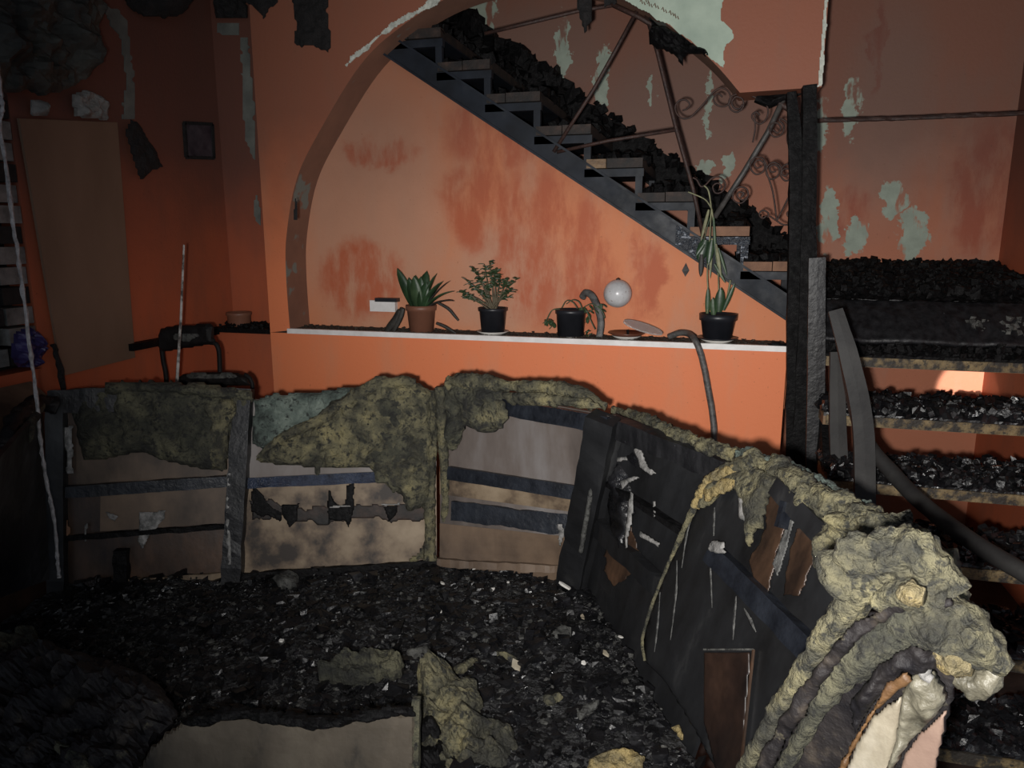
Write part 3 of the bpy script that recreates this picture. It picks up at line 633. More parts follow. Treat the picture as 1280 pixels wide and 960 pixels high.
# white stick
a = onX(230, 306, XL+.10); b_ = onY(220, 478, -.45)
o = MB().tube([onY(230, 306, -.66), onY(226, 400, -.68), onY(221, 480, -.70), onY(219, 520, -.70), onY(216, 640, -.70)], [.004, .0055, .007, .007, .007], 8).build('white_stick', 'stick'); tag(o, 'thin white stick leaning upright in front of the stool', 'stick')
# stool
ch = thing('bar_stool', tuple(Vector((-2.2, -.25, 0))), 'charred bar stool with a low padded back left of the arch', 'stool')
YB = -.50
bk = [(200,418),(203,410),(212,407),(262,403),(268,408),(270,428),(262,431),(206,440),(200,434)]
MB().sheet(bk, Vector((0, YB, 0)), n0, .03, .1, 2, .3, 5).build('backrest', 'chairmetal', ch)
MB().sheet([(216,418),(224,414),(240,416),(249,415),(249,421),(240,424),(236,428),(222,428),(216,424)], Vector((0, YB-.034, 0)), n0, .004, .3, 2, 1.5, 3).build('ash_stain', 'ash', ch)
for pts in ([(201,425),(204,450),(209,490),(212,640)], [(262,428),(272,433),(275,465),(277,600)]):
    MB().tube([Vector(p) for p in crv([onY(x, y, YB) for x, y in pts], 5)], .011, 8).build('leg', 'chairmetal', ch, True)
sp = [(222,474),(232,468),(270,464),(300,466),(312,471),(315,482),(300,484),(240,486),(222,482)]
MB().sheet(sp, Vector((0, -.58, .98)), Vector((0, -.9, .43)), .035, .2, 2.5, 1, 5).build('seat', 'chairmetal', ch)
MB().sheet([(224,472),(240,466),(290,465),(310,472),(296,474),(250,475)], Vector((0, -.61, .99)), Vector((0, -.9, .43)), .012, .5, 2.5, 2, 4).build('ash_layer', 'ash', ch)
for pts in ([(306,468),(314,476),(316,500),(317,640)], [(228,480),(228,500),(228,660)]):
    MB().tube([Vector(p) for p in crv([onY(x, y, -.62) for x, y in pts], 5)], .009, 8).build('leg', 'chairmetal', ch, True)
# socket box on niche wall
sb = thing('socket_box', tuple(onY(478, 389, .195)), 'white double socket box on the wall left of the clay pot', 'socket')
a = onY(463, 389, .17); b_ = onY(494, 376, .17)
MB().box((a.x, .165, a.z), (b_.x, .2, b_.z)).build('socket', 'white', sb); a = onY(469, 377, .16); b_ = onY(496, 373, .16)
MB().box((a.x, .155, a.z), (b_.x, .2, b_.z)).build('black_strip', 'pot_black', sb)
# ================================================================== PLANTS
ZS = SZ+.02
def pot(px, halfw, hpx, Y, matp, saucer=None, rim=.012):
    """returns base point and size; px = centre pixel of the base"""
    c = onY(px, 420, Y); c.z = ZS
    return c
def potmesh(c, rb, rt, h, mat, th, rimh=.012):
    prof = [(0, .002), (rb, .002), (rb+(rt-rb)*.85, h-rimh*1.4), (rt*1.06, h-rimh*1.3), (rt*1.08, h), (rt*.98, h), (rt*.93, h-.015), (0, h-.015)]
    MB().lathe(c, prof, 32).build('pot', mat, th, True)
    MB().lathe(c+Vector((0, 0, h-.013)), [(rt*.93, 0), (rt*.5, .004), (0, .006)], 20).build('soil', 'soil', th)
def saucermesh(c, r, th, mat='saucer', nm='saucer'):
    MB().lathe(c, [(0, 0), (r*.62, 0), (r*.7, .004), (r, .016), (r*.98, .018), (r*.68, .007), (0, .006)], 32).build(nm, mat, th, True)
def leafmesh(mb, p, d, L, w, bend=.3, up=Vector((0, 0, 1)), cup=.2, n=8, th=.002):
    p = Vector(p); d = Vector(d).normalized(); side = d.cross(up)
    if side.length < .1: side = Vector((1, 0, 0))
    side.normalize(); nrm = side.cross(d).normalized(); vs = []; fs = []; q = p.copy()
    for i in range(n+1):
        t = i/n; ww = w*(sin(pi*min(1, .12+t*.88))**.6)*.5
        if i: q = q+d*(L/n); d = (d - up*bend/n).normalized(); nrm = side.cross(d).normalized()
        for sgn in (-1, 0, 1): vs.append(q+side*(ww*sgn)+nrm*(cup*ww*abs(sgn)))
        for sgn in (-1, 0, 1): vs.append(q+side*(ww*sgn)+nrm*(cup*ww*abs(sgn)-th))
    for i in range(n):
        a = i*6; b = a+6
        fs += [(a, a+1, b+1, b), (a+1, a+2, b+2, b+1), (a+4, a+3, b+3, b+4), (a+5, a+4, b+4, b+5), (a, b, b+3, a+3), (a+2, a+5, b+5, b+2)]
    return mb.add(vs, fs)
K = 3.5/924
# 1 snake plant in clay pot
c = onY(527, 418, .085); c.z = ZS
th = thing('potted_plant', c, 'broad-leaved dark green plant in a brown pot on the sill, leftmost', 'potted plant')
potmesh(c, .060, .072, .135, 'pot_terra', th, .02)
top = c+Vector((0, 0, .13))
for i, (dx, dy, dz, L, w_, bend, mt) in enumerate([(-.75, .0, 1.6, .23, .052, -.05, 'leaf_dark'), (-.28, -.1, 1, .17, .055, 0, 'leaf_dark'), (-.1, -.15, 1, .175, .06, 0, 'leaf_green'), (.05, -.1, 1, .17, .06, .1, 'leaf_dark'), (.1, .1, 1, .20, .065, .2, 'leaf_dark'),
        (.35, 0, 1, .20, .07, .4, 'leaf_dark'), (.55, -.1, 1, .19, .07, .6, 'leaf_dark'), (.8, 0, .9, .19, .07, .8, 'leaf_dark'), (.25, -.2, 1, .15, .06, .3, 'leaf_dark'), (-.2, .2, 1, .18, .05, 0, 'leaf_dark'), (1.0, -.1, .75, .17, .06, .8, 'leaf_burnt'), (.6, .2, 1, .2, .06, .6, 'leaf_burnt')]):
    mb = MB(); leafmesh(mb, top+Vector((dx*.03, dy*.03-.005, -.02)), (dx, dy, dz), L, w_, bend, Vector((0, -1, 0)) if i < 4 else Vector((0, 0, 1)) if bend > .3 else Vector((0, -1, 0)), .25)
    o = mb.build('leaf', mt, th, True)
for pts, mt, wd in (([(500,388),(494,400),(486,410),(482,417)], 'leaf_burnt', .02), ([(503,385),(500,395),(494,408),(490,417)], 'leaf_burnt', .018), ([(546,378),(560,386),(568,395),(573,401)], 'leaf_burnt', .007), ([(545,404),(555,408),(565,414),(570,417)], 'leaf_burnt', .008)):
    mb = MB(); mb.tube([Vector(p) for p in crv([onY(x, y, .05) for x, y in pts], 5)], [wd*(.5+.5*sin(pi*(.15+.85*i/15))) for i in range(16)], 8, flat=(Vector((0, 1, 0)), .35)); mb.build('drooping_leaf', mt, th, True)
# 2 jade plant
c = onY(616, 420, .08); c.z = ZS
th = thing('potted_plant', c, 'bushy jade plant with small leaves in a black pot on a white saucer', 'potted plant')
saucermesh(c, .078, th); c2 = c+Vector((0, 0, .007)); potmesh(c2, .056, .068, .125, 'pot_black', th, .012)
top = c2+Vector((0, 0, .11)); st = MB(); lf_ = MB(); tips = []
for (x, y) in [(605,330),(598,345),(612,328),(585,352),(578,366),(592,336),(625,345),(634,350),(640,362),(617,348),(608,355),(628,365),(596,362),(583,372),(620,338),(645,350),(604,368),(634,372),(590,375)]:
    Y = .08+random.uniform(-.05, .045); tip = onY(x, y, Y); b0 = top+Vector((random.uniform(-.012, .012), random.uniform(-.01, .01), 0))
    mid = b0.lerp(tip, .5)+Vector((random.uniform(-.01, .01), 0, .015))
    st.tube([Vector(q) for q in crv([b0, mid, tip], 4)], [.005-.004*i/8 for i in range(9)], 6)
    for k in range(15):
        q = mid.lerp(tip, random.uniform(.35, 1.08)); a = random.uniform(0, 2*pi)
        leafmesh(lf_, q, (cos(a), sin(a)*.8, random.uniform(-.3, .8)), random.uniform(.022, .036), random.uniform(.014, .022), .2, n=4)
st.build('stems', 'stem', th, True); o = lf_.build('leaves', 'leaf_green', th); o['kind'] = 'stuff'
# 3 small black pot with wilted plant
c = onY(713, 423, .08); c.z = ZS
th = thing('potted_plant', c, 'wilted drooping plant in a black pot beside the grey curved band', 'potted plant')
saucermesh(c, .055, th); c2 = c+Vector((0, 0, .006)); potmesh(c2, .062, .070, .128, 'pot_black', th, .016)
for pts in ([(700,386),(690,388),(684,398),(681,405)], [(702,385),(708,376),(716,378),(722,386)], [(728,388),(724,378),(716,375),(708,380)], [(730,384),(740,380),(752,388),(756,398)], [(732,386),(738,400),(744,412)]):
    MB().tube([Vector(p) for p in crv([onY(x, y, .04) for x, y in pts], 5)], .0025, 6).build('stem', 'leaf_green', th, True)
mb = MB()
for i in range(34):
    x, y = random.choice([(683, 402), (690, 404), (733, 385), (738, 392), (736, 400), (744, 384), (752, 382), (735, 415), (742, 418), (728, 384)])
    a = random.uniform(0, 6.28); leafmesh(mb, onY(x+random.uniform(-4, 4), y+random.uniform(-4, 4), .06), (cos(a), -.3, -abs(sin(a))), .03, .016, .3, n=3)
o = mb.build('leaves', 'leaf_green', th); o['kind'] = 'stuff'
# curved band
P = [onY(x, y, Y) for x, y, Y in ((728, 372, .14), (732, 366, .12), (740, 370, .1), (747, 385, .08), (751, 402, .07), (749, 422, .06))]
o = MB().tube([Vector(q) for q in crv(P, 6)], [.017]*31, 10, .08, 30, flat=(Vector((0, 1, 0)), .35)).build('curved_band', 'hose', smooth=True); tag(o, 'grey curved band arching up beside the third pot', 'band')
# ball on the wall
c = onY(772, 367, .11)
th = thing('wall_ball', (c.x, .2, c.z-.07), 'pale speckled round ball on the niche wall above the clear lid', 'ball')
R_ = .066; mb = MB().lathe(c-Vector((0, 0, R_)), [(max(.0001, R_*sin(pi*i/20)), R_-R_*cos(pi*i/20)) for i in range(21)], 32); mb.build('ball', 'globe', th, True)
MB().lathe(c+Vector((0, 0, R_-.003)), [(.010, 0), (.010, .006), (.003, .010), (0, .012)], 12).build('cap', 'iron', th); MB().tube([c+Vector((0, .05, 0)), Vector((c.x, .2, c.z))], .006, 8).build('mount', 'iron', th)
# dishes and clear lid
c = onY(783, 424, .08); c.z = ZS
th = thing('stacked_saucers', c, 'brown dish on a white saucer beneath the speckled ball', 'saucer')
saucermesh(c, .068, th); MB().lathe(c+Vector((0, 0, .016)), [(0, 0), (.06, 0), (.088, .014), (.086, .018), (.06, .006), (0, .006)], 32).build('brown_dish', 'saucer_brown', th, True)
MB().tube([c+Vector((.01, -.03, .02)), c+Vector((.008, -.03, .048))], .006, 8).build('burnt_stub', 'char', th)
a = onY(779, 402, .02); b_ = onY(828, 418, .03); mid = (a+b_)/2; d = (b_-a); L = d.length/2; d.normalize(); mb = MB(); up = d.cross(Vector((0, 1, 0))).normalized(); vs = []
for t_ in (0, .006):
    for j in range(28):
        vs.append(mid+d*(L*cos(2*pi*j/28))+(Vector((0, .6, 0))+up*.28)*(L*.55*sin(2*pi*j/28))+up*t_)
mb.add(vs, [tuple(range(28)), tuple(range(55, 27, -1))]+[(j, (j+1) % 28, (j+1) % 28+28, j+28) for j in range(28)]); o = mb.build('clear_lid', 'clear'); tag(o, 'tilted clear plastic lid lying against the stacked saucers', 'lid')
# 4 tall plant
c = onY(896, 428, .06); c.z = ZS
th = thing('potted_plant', c, 'tall scorched plant in a black pot at the right end of the sill', 'potted plant')
saucermesh(c, .072, th); MB().lathe(c+Vector((0, 0, .014)), [(0, 0), (.06, 0), (.092, .010), (.09, .013), (0, .004)], 32).build('dark_dish', 'pot_black', th, True)
c2 = c+Vector((0, 0, .018)); potmesh(c2, .062, .078, .115, 'pot_black', th, .022)
for pts, r in (([(884,392),(885,365),(884,340),(887,300),(889,262)], .003), ([(898,390),(898,350),(894,300),(890,262)], .003), ([(905,388),(909,372),(913,350)], .005), ([(892,300),(896,330),(905,350)], .002), ([(888,270),(880,300),(878,320)], .002), ([(890,262),(882,250),(868,243),(860,240)], .003), ([(890,268),(886,240),(880,232)], .0035)):
    MB().tube([Vector(p) for p in crv([onY(x, y, .04) for x, y in pts], 5)], r, 6).build('stem', 'leaf_pale' if r > .0025 else 'leaf_green', th, True)
for (x, y, dx, dz, L, w_, mt) in [(884,392,-.02,1,.12,.022,'leaf_green'),(898,390,.05,1,.11,.045,'leaf_dark'),(904,388,.35,1,.13,.02,'leaf_dark'),(892,394,-.1,1,.08,.03,'leaf_green'),(882,300,-.25,-1,.10,.05,'leaf_dark'),(877,318,.0,-1,.10,.022,'leaf_burnt'),(890,300,-.1,-1,.11,.03,'leaf_dark'),
        (895,305,.2,-1,.15,.014,'leaf_pale'),(898,310,.35,-1,.13,.012,'leaf_green'),(890,298,0,-1,.18,.012,'leaf_pale'),(886,262,-.2,-1,.14,.014,'leaf_pale'),(893,330,.5,-.8,.10,.014,'leaf_green'),(880,305,-.5,-.8,.06,.02,'leaf_dark'),(892,272,.1,-1,.17,.012,'leaf_green')]:
    mb = MB(); leafmesh(mb, onY(x, y, .03+random.uniform(-.015, .015)), (dx, -.1, dz), L, w_, .1, Vector((0, -1, 0)), .3); mb.build('leaf', mt, th, True)
# hanging diamond scrap
o = MB(); c = onY(857, 338, .185); o.add([c+Vector((0, 0, .035)), c+Vector((.017, -.004, 0)), c+Vector((0, 0, -.03)), c+Vector((-.017, -.004, 0)), c+Vector((0, -.012, 0)), c+Vector((0, .008, 0))], [(0,1,4),(1,2,4),(2,3,4),(3,0,4),(1,0,5),(2,1,5),(3,2,5),(0,3,5)]); o = o.build('diamond_charm', 'hose'); tag(o, 'small grey diamond-shaped scrap under the stringer', 'ornament')
# hose over the sill
P = [onY(836, 421, .09), onY(850, 416, .07), onY(862, 418, .03), onY(870, 427, -.035), onY(878, 450, -.045), onY(886, 490, -.05), onY(892, 530, -.07), onY(893, 570, -.12), onY(893, 640, -.2)]
o = MB().tube([Vector(q) for q in crv(P, 9)], .0145, 12, .06, 40).build('hose', 'hose', smooth=True); tag(o, 'sooty hose draped over the sill and down the half wall', 'hose')
rag([(956,432),(964,425),(984,428),(984,434),(962,436)], Vector((0, .03, 0)), n0, .02, 'small charred stick end on the sill beside the corner post', mat='char', name='charred_stub', cat='debris', cell=2, rag=1, seed=15)
# ================================================================== SOFA
def plane(a, b, c):
    n = (b-a).cross(c-a).normalized()
    if n.dot(CAM-a) < 0: n = -n
    return a, n
class Sec:
    """one back section: pixel corners bl, br (with heights) and tl, tr"""
    def __init__(s, label, bl, br, tl, tr, zb=.36, zt=1.05):
        zb = zb if hasattr(zb, '__len__') else (zb, zb); zt = zt if hasattr(zt, '__len__') else (zt, zt)
        s.B0 = onZ(*bl, zb[0]); s.B1 = onZ(*br, zb[1]); s.T0 = onZ(*tl, zt[0]); s.T1 = onZ(*tr, zt[1])
        c = (s.B0+s.B1+s.T0+s.T1)/4
        n = (s.B1-s.T0).cross(s.T1-s.B0).normalized()
        s.n = n if n.dot(CAM-c) > 0 else -n; s.c = c
        s.th = thing('sofa_section', (c.x, c.y, 0), label, 'sofa')
    def q(s, u, v, o=0): return s.B0.lerp(s.B1, u).lerp(s.T0.lerp(s.T1, u), v)+s.n*o
    def P(s, x, y, o=0): return onP(x, y, s.c+s.n*o, s.n)
    def board(s, mat, u0=0, u1=1, v0=-.45, v1=1, o=0, t=.014, name='backboard', n=10):
        mb = MB(); vs = []; fs = []; nv = 12; w_ = nv+1
        for j in range(2):
            for i in range(n+1):
                for v in range(nv+1): vs.append(s.q(u0+(u1-u0)*i/n, v0+(v1-v0)*v/nv, o-j*t))
        k = w_*(n+1)
        for i in range(n):
            for v in range(nv):
                a = i*w_+v; fs += [(a, a+w_, a+w_+1, a+1), (k+a, k+a+1, k+a+w_+1, k+a+w_)]
            a = i*w_; fs += [(a, k+a, k+a+w_, a+w_), (a+nv, a+w_+nv, k+a+w_+nv, k+a+nv)]
        for v in range(nv): fs += [(v, v+1, k+v+1, k+v), (n*w_+v, k+n*w_+v, k+n*w_+v+1, n*w_+v+1)]
        mb.add(vs, fs); return mb.build(name, mat, s.th)
    def rail(s, v, h, mat, u0=0, u1=1, t=.03, rag=.12, dv=0, name='rail'):
        a = s.q(u0, v, t/2); b = s.q(u1, v+dv, t/2); return MB().bar(a, b, t, h, up=(s.T0-s.B0).normalized(), rag=rag, n=30).build(name, mat, s.th)
    def upright(s, u, w_, mat, t=.035, v0=-.45, v1=1, rag=.1, du=0, name='post'):
        a = s.q(u, v0, t/2); b = s.q(u+du, v1, t/2); return MB().bar(a, b, w_, t, up=s.n, rag=rag, n=24).build(name, mat, s.th)
    def foam(s, poly, mat, thick=.035, o=0, name='foam', amp=.7, cell=3.2, rag=3, edge=9, nsc=16, seed=0, label=None, fold=0):
        ob = MB().sheet(poly, s.c+s.n*o, s.n, thick, amp, cell, rag, edge, nsc=nsc, seed=seed, fold=fold).build(name, mat, s.th, True)
        if label: ob['label'] = label
        return ob
    def roll(s, pts, r, mat, o=.01, disp=.35, dsc=18, seg=16, name='foam_roll', seed=0, zs=None, flat=None):
        P = [s.P(x, y, o) if zs is None or zs[i] is None else onZ(x, y, zs[i]) for i, (x, y) in enumerate(pts)]
        path = [Vector(p) for p in crv(P, 16)]; m = len(path); seg = int(seg*1.6) if seg > 10 else seg; rs = r if hasattr(r, '__len__') else [r]*2
        rr = []
        for i in range(m):
            k = i/(m-1)*(len(rs)-1); a = int(min(k, len(rs)-2)); rr.append(rs[a]+(rs[a+1]-rs[a])*(k-a))
        return MB().tube(path, rr, seg, disp, dsc, seed=seed, flat=flat).build(name, mat, s.th, True)
# far left arm
s0 = Sec('far left sofa end with a grey wrinkled cover edge', (-60, 770), (62, 724), (-60, 640), (52, 512), .46)
s0.board('board_black', v0=0); s0.roll([(52, 505), (35, 535), (22, 580), (12, 640), (6, 700), (4, 745)], [.012, .02, .02, .018, .018], 'foam_dark', zs=[1.06, 1.03, .9, .72, .52, .4]); s0.roll([(8, 560), (20, 525), (48, 505), (70, 508)], [.02, .03, .03], 'dark_fabric', seed=3, zs=[1.0, 1.06, 1.06, 1.04])
# section 1
s1 = Sec('left sofa back section draped with olive charred foam', (68, 730), (288, 714), (66, 498), (302, 486), .34)
s1.board('board_red', v1=.95); s1.board('board', .25, 1, .27, .47, .004, .006, 'board_strip'); s1.board('board', .12, 1, .5, .94, .002, .006, 'board_strip')
s1.rail(.50, .045, 'rail', .05, .98); s1.rail(.98, .09, 'plank', 0, .4, .05); s1.rail(.25, .02, 'char', 0, 1, .02, .4); s1.rail(-.02, .03, 'board_light', .3, 1, .02, .3)
s1.upright(.03, .06, 'board_black', .05); s1.upright(.38, .05, 'char', .05, -.2, .17, .2)
s1.foam([(92,515),(112,488),(150,480),(200,478),(255,482),(300,486),(318,500),(300,520),(290,545),(285,588),(255,588),(235,582),(205,575),(180,566),(140,572),(105,575),(98,550)], 'foam_dark', .05, .01, seed=1, cell=3)
s1.foam([(250,500),(292,495),(300,512),(288,535),(284,588),(262,588),(255,560),(262,530)], 'foam', .03, .045, seed=2)
s1.foam([(132,476),(200,474),(262,478),(316,488),(318,500),(280,500),(200,492),(130,494)], 'foam_dark', .05, .04, seed=21)
for poly in ([(70,532),(92,532),(90,545),(92,565),(92,592),(84,592),(80,560),(74,550)], [(174,640),(208,638),(206,648),(190,665),(178,690),(172,675)], [(130,638),(140,640),(150,645),(144,652),(134,648)], [(106,655),(110,652),(108,680),(104,690)]):
    s1.foam(poly, 'drip', .004, .036 if poly[0][0] == 70 else .012, 'white_stain', cell=2, rag=2, edge=3, seed=poly[0][0])
s1.foam([(73,650),(88,648),(88,676),(74,676)], 'brickwood', .004, .01, 'orange_patch', rag=.5, edge=1)
# section 2
s2 = Sec('sofa back section left of centre with folded foam flap over tan board', (288, 714), (546, 697), (302, 486), (545, 480), (.34, .36))
s2.board('board_light', v1=.94); s2.board('board_grey', 0, 1, .5, .93, .002, .006, 'board_strip')
s2.upright(.02, .07, 'plank', .06, rag=.15); s2.roll([(287,590),(285,640),(287,690),(288,705)], .009, 'drip', .05, .6, 40, 8, 'grey_seam')
s2.rail(.48, .042, 'rail_shiny', .05, .75, .025, .1); s2.foam([(314,626),(340,622),(360,632),(380,634),(400,630),(440,632),(470,634),(500,630),(536,628),(538,648),(500,652),(470,650),(440,652),(400,655),(360,652),(340,648),(314,650)], 'brickdark', .004, .006, 'scorch_band', rag=7, edge=2, cell=2.2, seed=51)
s2.foam([(316,606),(330,622),(350,640),(350,650),(330,646),(314,640)], 'char', .003, .010, 'char_patch', rag=5, edge=2, cell=2, seed=52); s2.rail(-.03, .03, 'char', 0, 1, .03, .4)
s2.foam([(316,500),(345,490),(390,490),(440,481),(462,486),(440,505),(400,525),(360,545),(330,562),(316,556)], 'foam_teal', .035, .01, seed=3, label='grey-green foam')
s2.foam([(440,484),(480,476),(522,477),(541,490),(542,560),(538,630),(512,640),(500,620),(470,596),(462,585),(400,585),(345,582),(318,578),(325,565),(360,546),(400,526)], 'foam', .045, .03, seed=4, cell=3)
s2.foam([(460,500),(505,490),(520,520),(512,590),(500,620),(470,600),(458,560)], 'foam_dark', .014, .060, rag=9, cell=2.4, seed=6)
s2.roll([(322,572),(350,548),(400,524),(440,498),(475,480),(520,478)], [.008, .018, .026, .028, .022], 'foam', .06, seed=5)
s2.roll([(538,488),(538,540),(537,600),(538,660),(537,700)], [.03, .03, .024, .02, .026], 'foam', .03, seed=6)
s2.foam([(512,560),(536,560),(538,700),(505,704),(528,680),(530,640),(515,620)], 'foam', .025, .01, seed=8)
for poly in ([(408,634),(412,612),(418,626),(426,632),(430,628),(432,606),(442,604),(444,626),(440,650),(436,664),(431,650),(414,650),(410,656)], [(478,632),(500,628),(496,642),(486,652)], [(350,630),(376,628),(372,645),(362,662),(356,648)]):
    s2.foam(poly, 'char', .006, .014, 'char_patch', cell=1.6, rag=3.5, edge=3, seed=poly[0][0])
for poly in ([(410,632),(438,630),(439,634),(411,636)], [(474,630),(500,628),(500,632),(482,633)]):
    s2.foam(poly, 'drip', .004, .026, 'white_stain', cell=1.5, rag=.6, edge=2)
s2.foam([(390,575),(404,575),(402,590),(396,602),(390,588)], 'foam', .01, .05)
# section 3
s3 = Sec('central sofa back section with open frame and two blue-black rails', (550, 697), (728, 707), (550, 482), (768, 520), (.36, .40))
s3.board('board_grey'); s3.board('board', 0, 1, -.45, .2, .002, .006, 'board_strip'); s3.board('board_light', 0, 1, .37, .5, .002, .006, 'board_strip')
s3.rail(.51, .052, 'rail', .08, .96, .03, .05); s3.rail(.29, .075, 'rail', .10, .96, .022, .25); s3.rail(.955, .06, 'rail', .3, 1, .05, .08); s3.rail(-.02, .03, 'board', 0, 1, .03, .4)
s3.upright(.97, .10, 'board_black', .075); s3.roll([(762,520),(750,565),(738,620),(726,690)], .009, 'ash', .08, .2, 30, 8, 'grey_edge')
s3.roll([(552,484),(553,540),(556,600),(556,660),(553,700)], [.026, .022, .016, .014, .016], 'foam', .025, seed=11)
s3.roll([(566,560),(572,540),(570,600),(562,640)][:2]+[(565,500)], [.012, .018, .02], 'foam_dark', .03)
s3.foam([(556,480),(575,475),(610,477),(628,484),(637,500),(637,522),(628,536),(612,540),(596,538),(584,532),(576,545),(570,570),(562,560)], 'foam_dark', .05, .01, seed=12)
s3.foam([(605,500),(630,500),(637,518),(628,536),(600,538),(590,520)], 'foam', .012, .055, seed=13)
s3.roll([(560,482),(590,476),(630,481),(680,485),(720,492),(758,508)], [.024, .03, .024, .026, .026, .016], 'foam', .03, .5, 14, seed=14)
s3.foam([(625,490),(680,490),(735,496),(762,510),(740,512),(690,508),(640,508)], 'foam', .02, .06, seed=15)
s3.foam([(562,622),(580,622),(584,638),(575,650),(563,645)], 'brickwood', .004, .01, 'orange_patch', rag=1, edge=2)
for poly in ([(696,655),(704,652),(706,670),(700,685),(697,675)],):
    s3.foam(poly, 'drip', .003, .01, 'white_stain', cell=2, rag=1.5, edge=2)
# section 4
s4 = Sec('blackened sofa back section right of the centre, partly behind the next one', (732, 708), (872, 925), (772, 524), (985, 602), (.40, .33), (1.03, .96))
s4.board('board_black', v0=-.3); s4.rail(.96, .07, 'plank', 0, .95, .05); s4.rail(.33, .07, 'board_black', 0, .9, .035); s4.rail(.62, .02, 'char', 0, .9, .03)
s4.foam([(768,640),(780,640),(790,665),(800,690),(790,720),(765,735),(755,700)], 'board_red', .004, .004, 'brown_patch', rag=5, cell=1.6)
s4.upright(.03, .05, 'board_black', .05)
s4.roll([(768,514),(800,522),(835,540),(870,552),(905,565),(940,575)], [.012, .02, .024, .022, .022, .02], 'foam', .03, .6, 22, seed=16)
s4.foam([(765,580),(790,565),(800,555),(815,570),(820,590),(800,590),(790,605),(795,640),(780,690),(765,660),(762,620)], 'charlump', .03, .01, 'charred_foam', amp=1, seed=17)
for poly in ([(770,572),(784,570),(786,576),(772,578)], [(790,560),(800,556),(806,570),(812,585),(822,592),(814,594),(800,584),(796,570)], [(776,600),(795,594),(800,598),(785,604),(778,612)], [(788,612),(794,618),(792,650),(786,670),(783,690),(781,670),(784,640)], [(800,664),(826,678),(824,684),(800,670)], [(816,625),(820,625),(820,645),(817,650)]):
    s4.foam(poly, 'drip', .006, .042 if poly[0][0] < 800 and poly[0][1] < 640 else .03, 'white_stain', cell=1.8, rag=1.8, edge=2, seed=poly[0][1])
# section 5
s5 = Sec('near sofa back section with yellow foam rim curving down to the debris', (806, 826), (905, 975), (945, 580), (1108, 668), (.42, .36), (1.04, 1.05))
edge5 = [(806,826),(803,800),(812,765),(825,730),(842,690),(858,655),(872,625),(892,600),(918,585),(945,578)]
s5.foam(edge5+[(985,600),(1030,635),(1080,680),(1110,720),(1110,980),(905,980),(870,915),(830,850)], 'board_black', .008, -.01, 'backboard', amp=.1, rag=0, edge=3, cell=5)
s5.roll(edge5, [.004, .0045, .005, .006, .009, .014, .022, .026], 'foam', .01, .35, 22, seed=18)
s5.foam([(868,632),(884,606),(915,590),(950,584),(985,600),(1000,622),(985,610),(968,618),(960,635),(956,660),(945,668),(938,690),(932,660),(930,630),(920,612),(900,622),(880,640)], 'foam', .022, .008, seed=19)
s5.roll([(868,634),(880,612),(900,594),(925,584)], [.012,.018,.018,.012], 'foam_bright', .02, .5, 22, seed=60)
s5.foam([(880,610),(905,595),(925,600),(915,615),(895,622),(882,632)], 'foam_bright', .014, .026, seed=20)
s5.foam([(922,620),(933,622),(936,640),(934,655),(924,648)], 'drip', .004, .02, 'white_stain', rag=2, edge=2, cell=2)
s5.foam([(956,618),(975,612),(985,640),(982,660),(970,700),(962,740),(945,728),(935,700),(948,680),(958,660)], 'board_red', .003, .002, 'brown_patch', rag=2.5, edge=1, cell=1.5)
s5.foam([(986,648),(994,650),(978,708),(972,720),(966,705)], 'drip_dim', .003, .008, 'pale_streak', rag=1, edge=1, cell=1.3, label='pale wet streak')
s5.foam([(995,660),(1020,655),(1018,700),(1000,745),(980,745),(985,700)], 'board_red', .003, .004, 'brown_patch', rag=3, edge=1, cell=1.5)
def strip5(pts, w_, t, mat, o, nm='rail', rag=.1):
    return MB().bar(s5.P(*pts[0], o), s5.P(*pts[1], o), t, w_, up=s5.n.cross(s5.P(*pts[1])-s5.P(*pts[0])).normalized(), rag=rag, n=20).build(nm, mat, s5.th)
strip5([(890,690),(1030,830)], .055, .035, 'rail', .016); strip5([(972,608),(1060,700)], .05, .035, 'board_black', .02); strip5([(984,628),(976,660)], .016, .03, 'rail', .03, 'batten')
strip5([(880,812),(942,812)], .004, .006, 'ash', .008, 'panel_edge'); strip5([(942,812),(926,960)], .004, .006, 'board_red', .008, 'panel_edge')
s5.foam([(880,815),(940,814),(928,985),(900,985),(880,900)], 'board_dim', .004, .0, 'brown_patch', rag=0, edge=1, cell=2, label='dark reddish lower board')
for pts in ([(838,640),(836,700),(832,760)][:0] or [(868,632),(858,670),(852,710)], [(893,634),(892,670)], [(846,700),(845,740),(838,800)], [(825,740),(822,780),(818,815)], [(893,680),(888,700),(890,760)], [(920,745),(916,800)], [(930,760),(945,790)]):
    s5.roll(pts, [.002, .0055, .0015], 'drip_dim', .002, .5, 60, 6, 'white_drip', flat=(s5.n, .3))
s5.foam([(884,688),(890,676),(906,678),(904,686),(912,692),(900,694),(892,692)], 'drip', .006, .034, 'white_stain', rag=2, edge=2, cell=2)
# top foam of 5 running to the near end
s5.roll([(935,578),(965,588),(1000,608),(1040,632),(1080,655),(1115,672)], [.03, .034, .036, .034, .036, .045], 'foam', .0, .55, 16, seg=20, seed=22, zs=[1.04, 1.04, 1.05, 1.05, 1.05, 1.06])
s5.roll([(925,566),(960,582),(1000,600),(1050,625),(1090,640)], [.018, .026, .026, .026, .02], 'foam_teal', 0, .6, 22, seg=14, seed=23, zs=[1.045]*5)
s5.foam([(1030,655),(1055,640),(1110,640),(1140,690),(1130,730),(1090,740),(1055,760),(1048,722),(1025,715),(1022,690)], 'foam', .045, .02, seed=24, amp=1.0, edge=20, nsc=18, cell=2.6)
